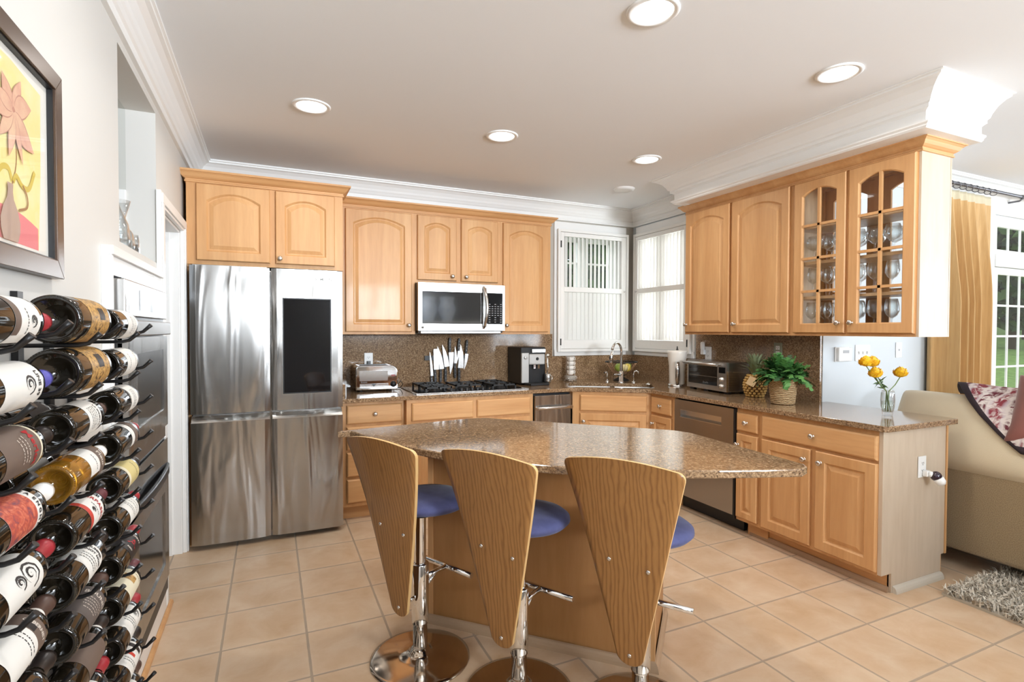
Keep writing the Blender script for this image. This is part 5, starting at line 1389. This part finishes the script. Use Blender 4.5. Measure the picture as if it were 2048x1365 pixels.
# column cut by the picture edge
bottle(0, 0, 'dark bottle with white label and red capsule', cap='red', lz=(.085, .176), text=(('~', .02, .13, 'black'), ('@', .010, .15, 'black')), bands=(('brown', .085, .105, .9),))
bottle(0, 1, 'bottle with black swirl label and blue capsule', cap='blue', lz=(.05, .183), half=1.75, text=(('LINE 39', .013, .168, 'black'), ('@', .016, .135, 'black')))
bottle(0, 2, 'dark bottle with brown label in red script', cap='black', label='brown', lz=(.05, .176), half=1.5, bands=(('cream', .170, .176, 1.5),), text=(('Merlot', .022, .15, 'red'), ('~', .022, .128, 'pale'), ('~', .02, .118, 'pale'), ('~', .018, .108, 'pale')))
bottle(0, 3, 'bottle with red painted label and white capsule', cap='white', lz=(.06, .172), half=1.7, bands=(('art', .06, .152, 1.25),), text=(('P E A  E N G N A N', .011, .163, 'black'),))
bottle(0, 4, 'dark bottle with white ink-sketch label and red capsule', cap='red', lz=(.05, .172), half=1.6, text=(('@', .022, .135, 'black'), ('@', .012, .10, 'black')))
bottle(0, 5, 'dark bottle with brown-white label and neck ring', cap='brown', label='brown', lz=(.05, .18), half=1.5, ring='white', bands=(('white', .05, .145, 1.4), ('black', .148, .166, .30)), text=(('CABERNET', .0105, .165, 'pale'),)+sm(.13, .12))
bottle(0, 6, 'dark bottle with cream label and black capsule', cap='black', label='cream', text=sm(.13, .12, .11))
# middle column
bottle(1, 0, 'fat dark bottle with ornate gold label', big=True, cap='black', label='gold', lz=(.055, .175), half=1.7, bands=(('black', .11, .145, .28),))
bottle(1, 1, 'fat dark bottle with gold label and dark oval', big=True, cap='black', label='gold', lz=(.055, .175), half=1.7, bands=(('black', .10, .135, .32),))
bottle(1, 2, 'dark bottle with white label of scattered print', cap='brown', lz=(.085, .165), text=(('LA SPINETTA', .0085, .15, 'black'),)+sm(.136, .126, .116, .106))
bottle(1, 3, 'amber wine bottle with white and brown label', glass=g_amber, cap='white', lz=(.09, .155), half=.95, bands=(('brown', .150, .182, 1.6),), text=(('~', .018, .13, 'black'), ('Fleur', .018, .167, 'pale')))
bottle(1, 4, 'dark bottle with large red lettering and red band', cap='plum', lz=(.085, .172), half=1.5, bands=(('red', .085, .102, 1.5),), text=(('SIRPASSO', .0172, .152, 'red'), ('~', .014, .132, 'black'), ('@', .006, .118, 'black')))
bottle(1, 5, 'dark bottle with plain white label in black print', cap='black', lz=(.065, .155), half=1.45, text=(('JUMPER', .0105, .142, 'black'), ('PINOT NOIR', .0105, .128, 'black'))+sm(.112, .102, .092))
bottle(1, 6, 'dark bottle with grey engraved label', cap='brown', label='grey', lz=(.06, .172), half=1.5, text=(('BOUND', .017, .15, 'pale'), ('~', .024, .132, 'pale'), ('~', .024, .122, 'pale'), ('~', .02, .112, 'pale'), ('~', .02, .102, 'pale'), ('~', .016, .09, 'pale')))
bottle(1, 7, 'dark bottle with neck ring and brown label', cap='black', label='brown', ring='white', lz=(.06, .17))
bottle(1, 8, 'dark bottle with white label', cap='red', text=sm(.13, .12))
# column next to the ovens
bottle(2, 0, 'dark bottle with white label and neck tag', cap='brown', lz=(.075, .175), half=1.6, text=sm(.15, .13, .12))
bottle(2, 1, 'dark bottle with large plain white label', cap='black', lz=(.065, .172), half=1.7, text=sm(.155, .10))
bottle(2, 2, 'dark bottle with white label and black emblem', cap='black', lz=(.105, .178), half=1.6, bands=(('black', .09, .104, .3),), text=(('CRD', .010, .097, 'pale'),)+sm(.15, .14, .13))
bottle(2, 3, 'dark bottle with striped label and red capsule', cap='red', lz=(.105, .135), half=1.2, bands=(('brown', .138, .168, 1.1),))
bottle(2, 4, 'dark bottle with straw yellow label', cap='black', label='straw', lz=(.07, .178), half=1.6, bands=(('cream', .07, .088, 1.6),), text=(('~', .02, .15, 'black'),))
bottle(2, 5, 'dark bottle with small-print label and red capsule', cap='red', lz=(.075, .17), half=1.5, text=sm(.155, .14, .12, .11))
bottle(2, 6, 'dark bottle with big red letter and red capsule', cap='red', label='black', lz=(.07, .178), half=1.5, text=(('POINT', .013, .165, 'pale'), ('A', .046, .128, 'red'), ('RED', .010, .092, 'pale')))
bottle(2, 7, 'dark bottle with cream picture label and plum capsule', cap='plum', label='cream', lz=(.06, .172), half=1.6, bands=(('gold', .115, .145, .45),), text=(('~', .02, .16, 'black'),))
bottle(2, 8, 'dark bottle with thin script label and red capsule', cap='red', lz=(.06, .175), half=1.5, text=(('@', .012, .15, 'black'),)+sm(.12, .11, .10))
bottle(2, 9, 'dark bottle with black and red banded label', cap='black', lz=(.06, .175), half=1.6, bands=(('black', .15, .166, .7), ('red', .115, .128, .4)), text=sm(.10, .09))
bottle(2, 10, 'lowest dark bottle with white label', cap='brown', text=sm(.13, .12))
# second layer against the wall
bottle(1, 2, 'bottle with pale grey label', label='grey', back=True, cap='black', lz=(.09, .18))
bottle(0, 2, 'dark olive bottle', glass=g_green, label='cream', back=True, cap='black')
bottle(0, 3, 'dark olive bottle with copper capsule', glass=g_green, label='cream', back=True, cap='red')
bottle(1, 3, 'dark bottle', label='white', back=True, cap='black'); bottle(1, 4, 'dark bottle with cream label', label='cream', back=True, cap='black')
bottle(0, 4, 'dark bottle with cream label', label='cream', back=True, cap='brown'); bottle(1, 5, 'dark bottle with pale label', label='white', back=True, cap='brown')
t = thing('neck_tag', 'small brown paper tag tied to the neck of the bottle beside the oven controls', 'tag', (BXF+.012, CY[2]+.245, RKZ[0]-.006))
MB().box(-.001, .001, -.010, .012, -.022, .016, 0, Matrix.Rotation(.5, 4, 'X')).build('paper', mat('kraft_paper', srgb(150, 106, 76), .8), t)

# ------------------------------------------------------------------ curtain and rod
cur = mat('mustard_curtain', srgb(196, 156, 100), .85, sheen=.3); q = NT(cur)
q.color(q.ramp(q.noise(q.coords((60, 60, 3)), 1, 3, .6), [(.3, srgb(190, 150, 96)), (.7, srgb(208, 170, 116))]))
t = thing('curtain', 'mustard linen curtain panel with pinched pleats beside the french door', 'curtain', (0, 0, 0))
m = MB(); NX, NZ_ = 168, 22; x0, x1, zt = 4.62, 5.44, 2.475
for j in range(NZ_+1):
    k = (j/NZ_)**1.5; z = zt-(zt-.02)*k
    for i in range(NX+1):
        u = i/NX; w = 5.3+.9*math.sin(3.1*u)
        amp = .012+.072*min(1, k*3.0)
        top = 1-min(1, k*4)
        ph = 2*PI*w*u
        xx = x0+.05*top+(x1-x0-.14*top)*u+.010*math.sin(ph*2)*(1-top)
        yy = FY-.085+amp*(math.sin(ph)+.35*math.sin(2*ph+1.2))*(.75+.25*math.sin(5*u+1))-.012*top*abs(math.sin(ph*.5+.3))
        m.v.append((xx, yy, z))
for j in range(NZ_):
    for i in range(NX):
        m.f.append((j*(NX+1)+i, j*(NX+1)+i+1, (j+1)*(NX+1)+i+1, (j+1)*(NX+1)+i)); m.m.append(0 if j > 1 else 1); m.s.append(True)
o = m.build('cloth', [cur, mat('curtain_header', srgb(206, 196, 168), .8)], t)
sd = o.modifiers.new('thick', 'SOLIDIFY'); sd.thickness = .003
r_ = mat('rod_grey', srgb(120, 120, 124), .3, .7)
rod = thing('curtain_rod', 'grey metal curtain rod with rings above the french door', 'curtain rod', (0, FY-.105, 2.525))
MB().tube([(4.5, 0, 0), (7.6, 0, 0)], .0125, 12).build('pole', r_, rod)
for i in range(9):
    x = 4.66+.088*i; MB().tube([(x+.006*math.sin(a*2), .024*math.sin(a), -.012+.024*math.cos(a)) for a in [2*PI*k/18 for k in range(18)]], .0028, 6, closed=True).build('ring', r_, rod)
for x in (5.82, 7.45): MB().tube([(x, .104, -.03), (x, .02, -.03), (x, 0, -.018)], .008, 8).lathe([(.016, -.02), (.018, 0), (.016, .02)], (x, 0, 0), 14, 0, Matrix.Rotation(PI/2, 4, 'Y')).build('bracket', r_, rod)

# ------------------------------------------------------------------ sofa
tan = mat('sofa_weave', srgb(158, 140, 108), .9, sheen=.3); q = NT(tan)
nn = q.noise(q.coords((1, 1, 1)), 240, 2, .6); q.color(q.ramp(nn, [(.3, srgb(124, 104, 76)), (.7, srgb(164, 143, 110))])); q.bump(nn, .4, .003)
cream_f = mat('cushion_cream', srgb(204, 189, 160), .9, sheen=.3); q = NT(cream_f); nn = q.noise(q.coords((1, 1, 1)), 200, 2, .6); q.bump(nn, .25, .002)
sf = thing('sofa', 'tan woven sofa with loose cream cushions behind the peninsula', 'sofa', (3.64, 0, 0))
MB().box(0, .20, -.6, 2.27, .10, .685).build('back', tan, sf, bevel=.025, seg=3)
MB().box(.20, .98, -.6, 2.27, .10, .30).build('base', tan, sf, bevel=.02); MB().box(.20, .98, 2.07, 2.27, .30, .62).build('arm', tan, sf, bevel=.03)
for (x, y) in ((.06, -.5), (.06, 2.2), (.9, -.5), (.9, 2.2)): MB().box(x-.03, x+.03, y-.03, y+.03, 0, .10).build('foot', mat('dark_foot', srgb(40, 28, 22), .5), sf)
def cushion(nm, parent, c, s, mt, rot=(0, 0, 0), puff=1.0, seed=1, n=14):
    q = random.Random(seed); m = MB(); vs = []
    off = [q.uniform(0, 6) for _ in range(6)]
    def pt(u, v, sg):
        e = (1-abs(u)**3.2)*(1-abs(v)**3.2); t_ = max(0, e)**.42
        w = 1+.035*math.sin(3*u+off[0])*math.sin(2.5*v+off[1]); pin = 1-.05*(1-abs(u)**2)*(abs(v)**4); pin2 = 1-.05*(1-abs(v)**2)*(abs(u)**4)
        return Vector((u*s[0]/2*pin2, v*s[1]/2*pin, sg*s[2]/2*t_*w*puff))
    k = n+1
    for sg in (1, -1):
        for j in range(k):
            for i in range(k): vs.append(pt(-1+2*i/n, -1+2*j/n, sg))
    fs = []
    for sgi in (0, 1):
        for j in range(n):
            for i in range(n):
                a = sgi*k*k+j*k+i; f = (a, a+1, a+k+1, a+k); fs.append(f if sgi == 0 else f[::-1])
    m.add(vs, fs, 0, True); o = m.build(nm, mt, parent, c, rot, subsurf=1)
    return o
def weld(o):
    w = o.modifiers.new('weld', 'WELD'); w.merge_threshold = .0005
    o.modifiers.move(len(o.modifiers)-1, 0)
for y, h in ((1.69, .0), (.80, -.01), (-.1, 0)): weld(cushion('seat_cushion', sf, (.60, y-.12, .38), (.78, .86, .20), cream_f, (0, 0, 0), 1, int(y*10)+20))
for i, (y, rr) in enumerate(((1.70, .03), (.72, 0), (-.15, 0))):
    weld(cushion('back_cushion', sf, (.20, y, .735), (.56, 1.02, .40), cream_f, (rr, math.radians(-62), 0), 1, 7+i))
# throw over the cushions
plaid = mat('throw_pattern', srgb(196, 176, 170), .9); q = NT(plaid)
vv = q.coords((1, 1, 1)); wv = q.n('ShaderNodeTexWave', wave_type='BANDS', bands_direction='Y'); wv.inputs['Scale'].default_value = 2.3; wv.inputs['Distortion'].default_value = 5; wv.inputs['Detail Scale'].default_value = 2
q.l(vv, wv.inputs['Vector']); n2 = q.noise(vv, 26, 3, .6, 1)
q.color(q.mix(q.ramp(n2, [(.42, (0, 0, 0, 1)), (.6, (1, 1, 1, 1))]), q.ramp(wv.outputs['Fac'], [(.1, srgb(96, 34, 46)), (.32, srgb(206, 194, 190)), (.55, srgb(188, 172, 180)), (.8, srgb(132, 52, 62))]), srgb(214, 204, 198)))
edge_m = mat('throw_border', srgb(52, 40, 46), .9)
prof_ = [(4.10, .965), (4.03, .995), (3.96, 1.008), (3.88, .998), (3.80, .972), (3.73, .932), (3.67, .875), (3.632, .80), (3.612, .725)]
m = MB(); NU, NV = 30, 8*4
def pq(t):
    k = min(len(prof_)-2, int(t*(len(prof_)-1))); u = t*(len(prof_)-1)-k; a_, b_ = prof_[k], prof_[k+1]
    return a_[0]+(b_[0]-a_[0])*u, a_[1]+(b_[1]-a_[1])*u
for j in range(NV+1):
    for i in range(NU+1):
        u, v = i/NU, j/NV; x, z = pq(v); y0_ = 1.93-.10*v-.40*v*v; y = y0_+(.62-y0_)*u
        m.v.append((x-.006*math.sin(11*y), y, z+.006*math.sin(14*y+4*v)+.012+.05*math.exp(-((v-.38)/.22)**2)))
for j in range(NV):
    for i in range(NU):
        a = j*(NU+1)+i; m.f.append((a, a+1, a+NU+2, a+NU+1)); m.m.append(1 if (j in (0, 1, NV-2, NV-1) or i in (0, NU-1)) else 0); m.s.append(True)
o = m.build('throw_blanket', [plaid, edge_m]); sd = o.modifiers.new('thick', 'SOLIDIFY'); sd.thickness = .012
tag(o, 'folded burgundy and white patterned throw with dark border over the sofa cushions', 'blanket')
o = cushion('throw_pillow', None, (3.83, 1.33, .915), (.44, .46, .16), mat('rust_pillow', srgb(122, 72, 62), .85, sheen=.4), (math.radians(24), math.radians(-58), math.radians(6)), 1, 3); weld(o)
tag(o, 'plain rust brown pillow leaning on the patterned throw of the sofa', 'pillow')

# ------------------------------------------------------------------ shag rug
rugm = [mat('shag_pale', srgb(212, 203, 188), .9), mat('shag_grey', srgb(176, 166, 150), .9), mat('shag_light', srgb(226, 219, 206), .9)]
rug = thing('shag_rug', 'thick beige shag rug on the tiles beside the sofa', 'rug', (3.19, .3, 0))
MB().box(0, .75, 0, 1.27, .0005, .012).build('backing', rugm[1], rug)
q = random.Random(11); m = MB()
for i in range(9000):
    x = q.uniform(0, .74); y = q.uniform(.45, 1.265) if i < 8200 else q.uniform(0, .45)
    a = q.uniform(0, 2*PI); L_ = q.uniform(.035, .062); le = q.uniform(.2, 1.1); w_ = q.uniform(.0028, .0048)
    d = Vector((math.cos(a), math.sin(a), 0)); s = Vector((-d.y, d.x, 0))*w_; p0 = Vector((x, y, .010)); p1 = p0+d*L_*.4*le+Vector((0, 0, L_*.55)); p2 = p1+d*L_*.55*le+Vector((0, 0, L_*.30*(1.1-le)))
    m.add([p0-s, p0+s, p1+s, p1-s, p2], [(0, 1, 2, 3), (3, 2, 4)], q.choice((0, 0, 1, 2)), True)
pl = m.build('pile', rugm, rug); pl['kind'] = 'stuff'
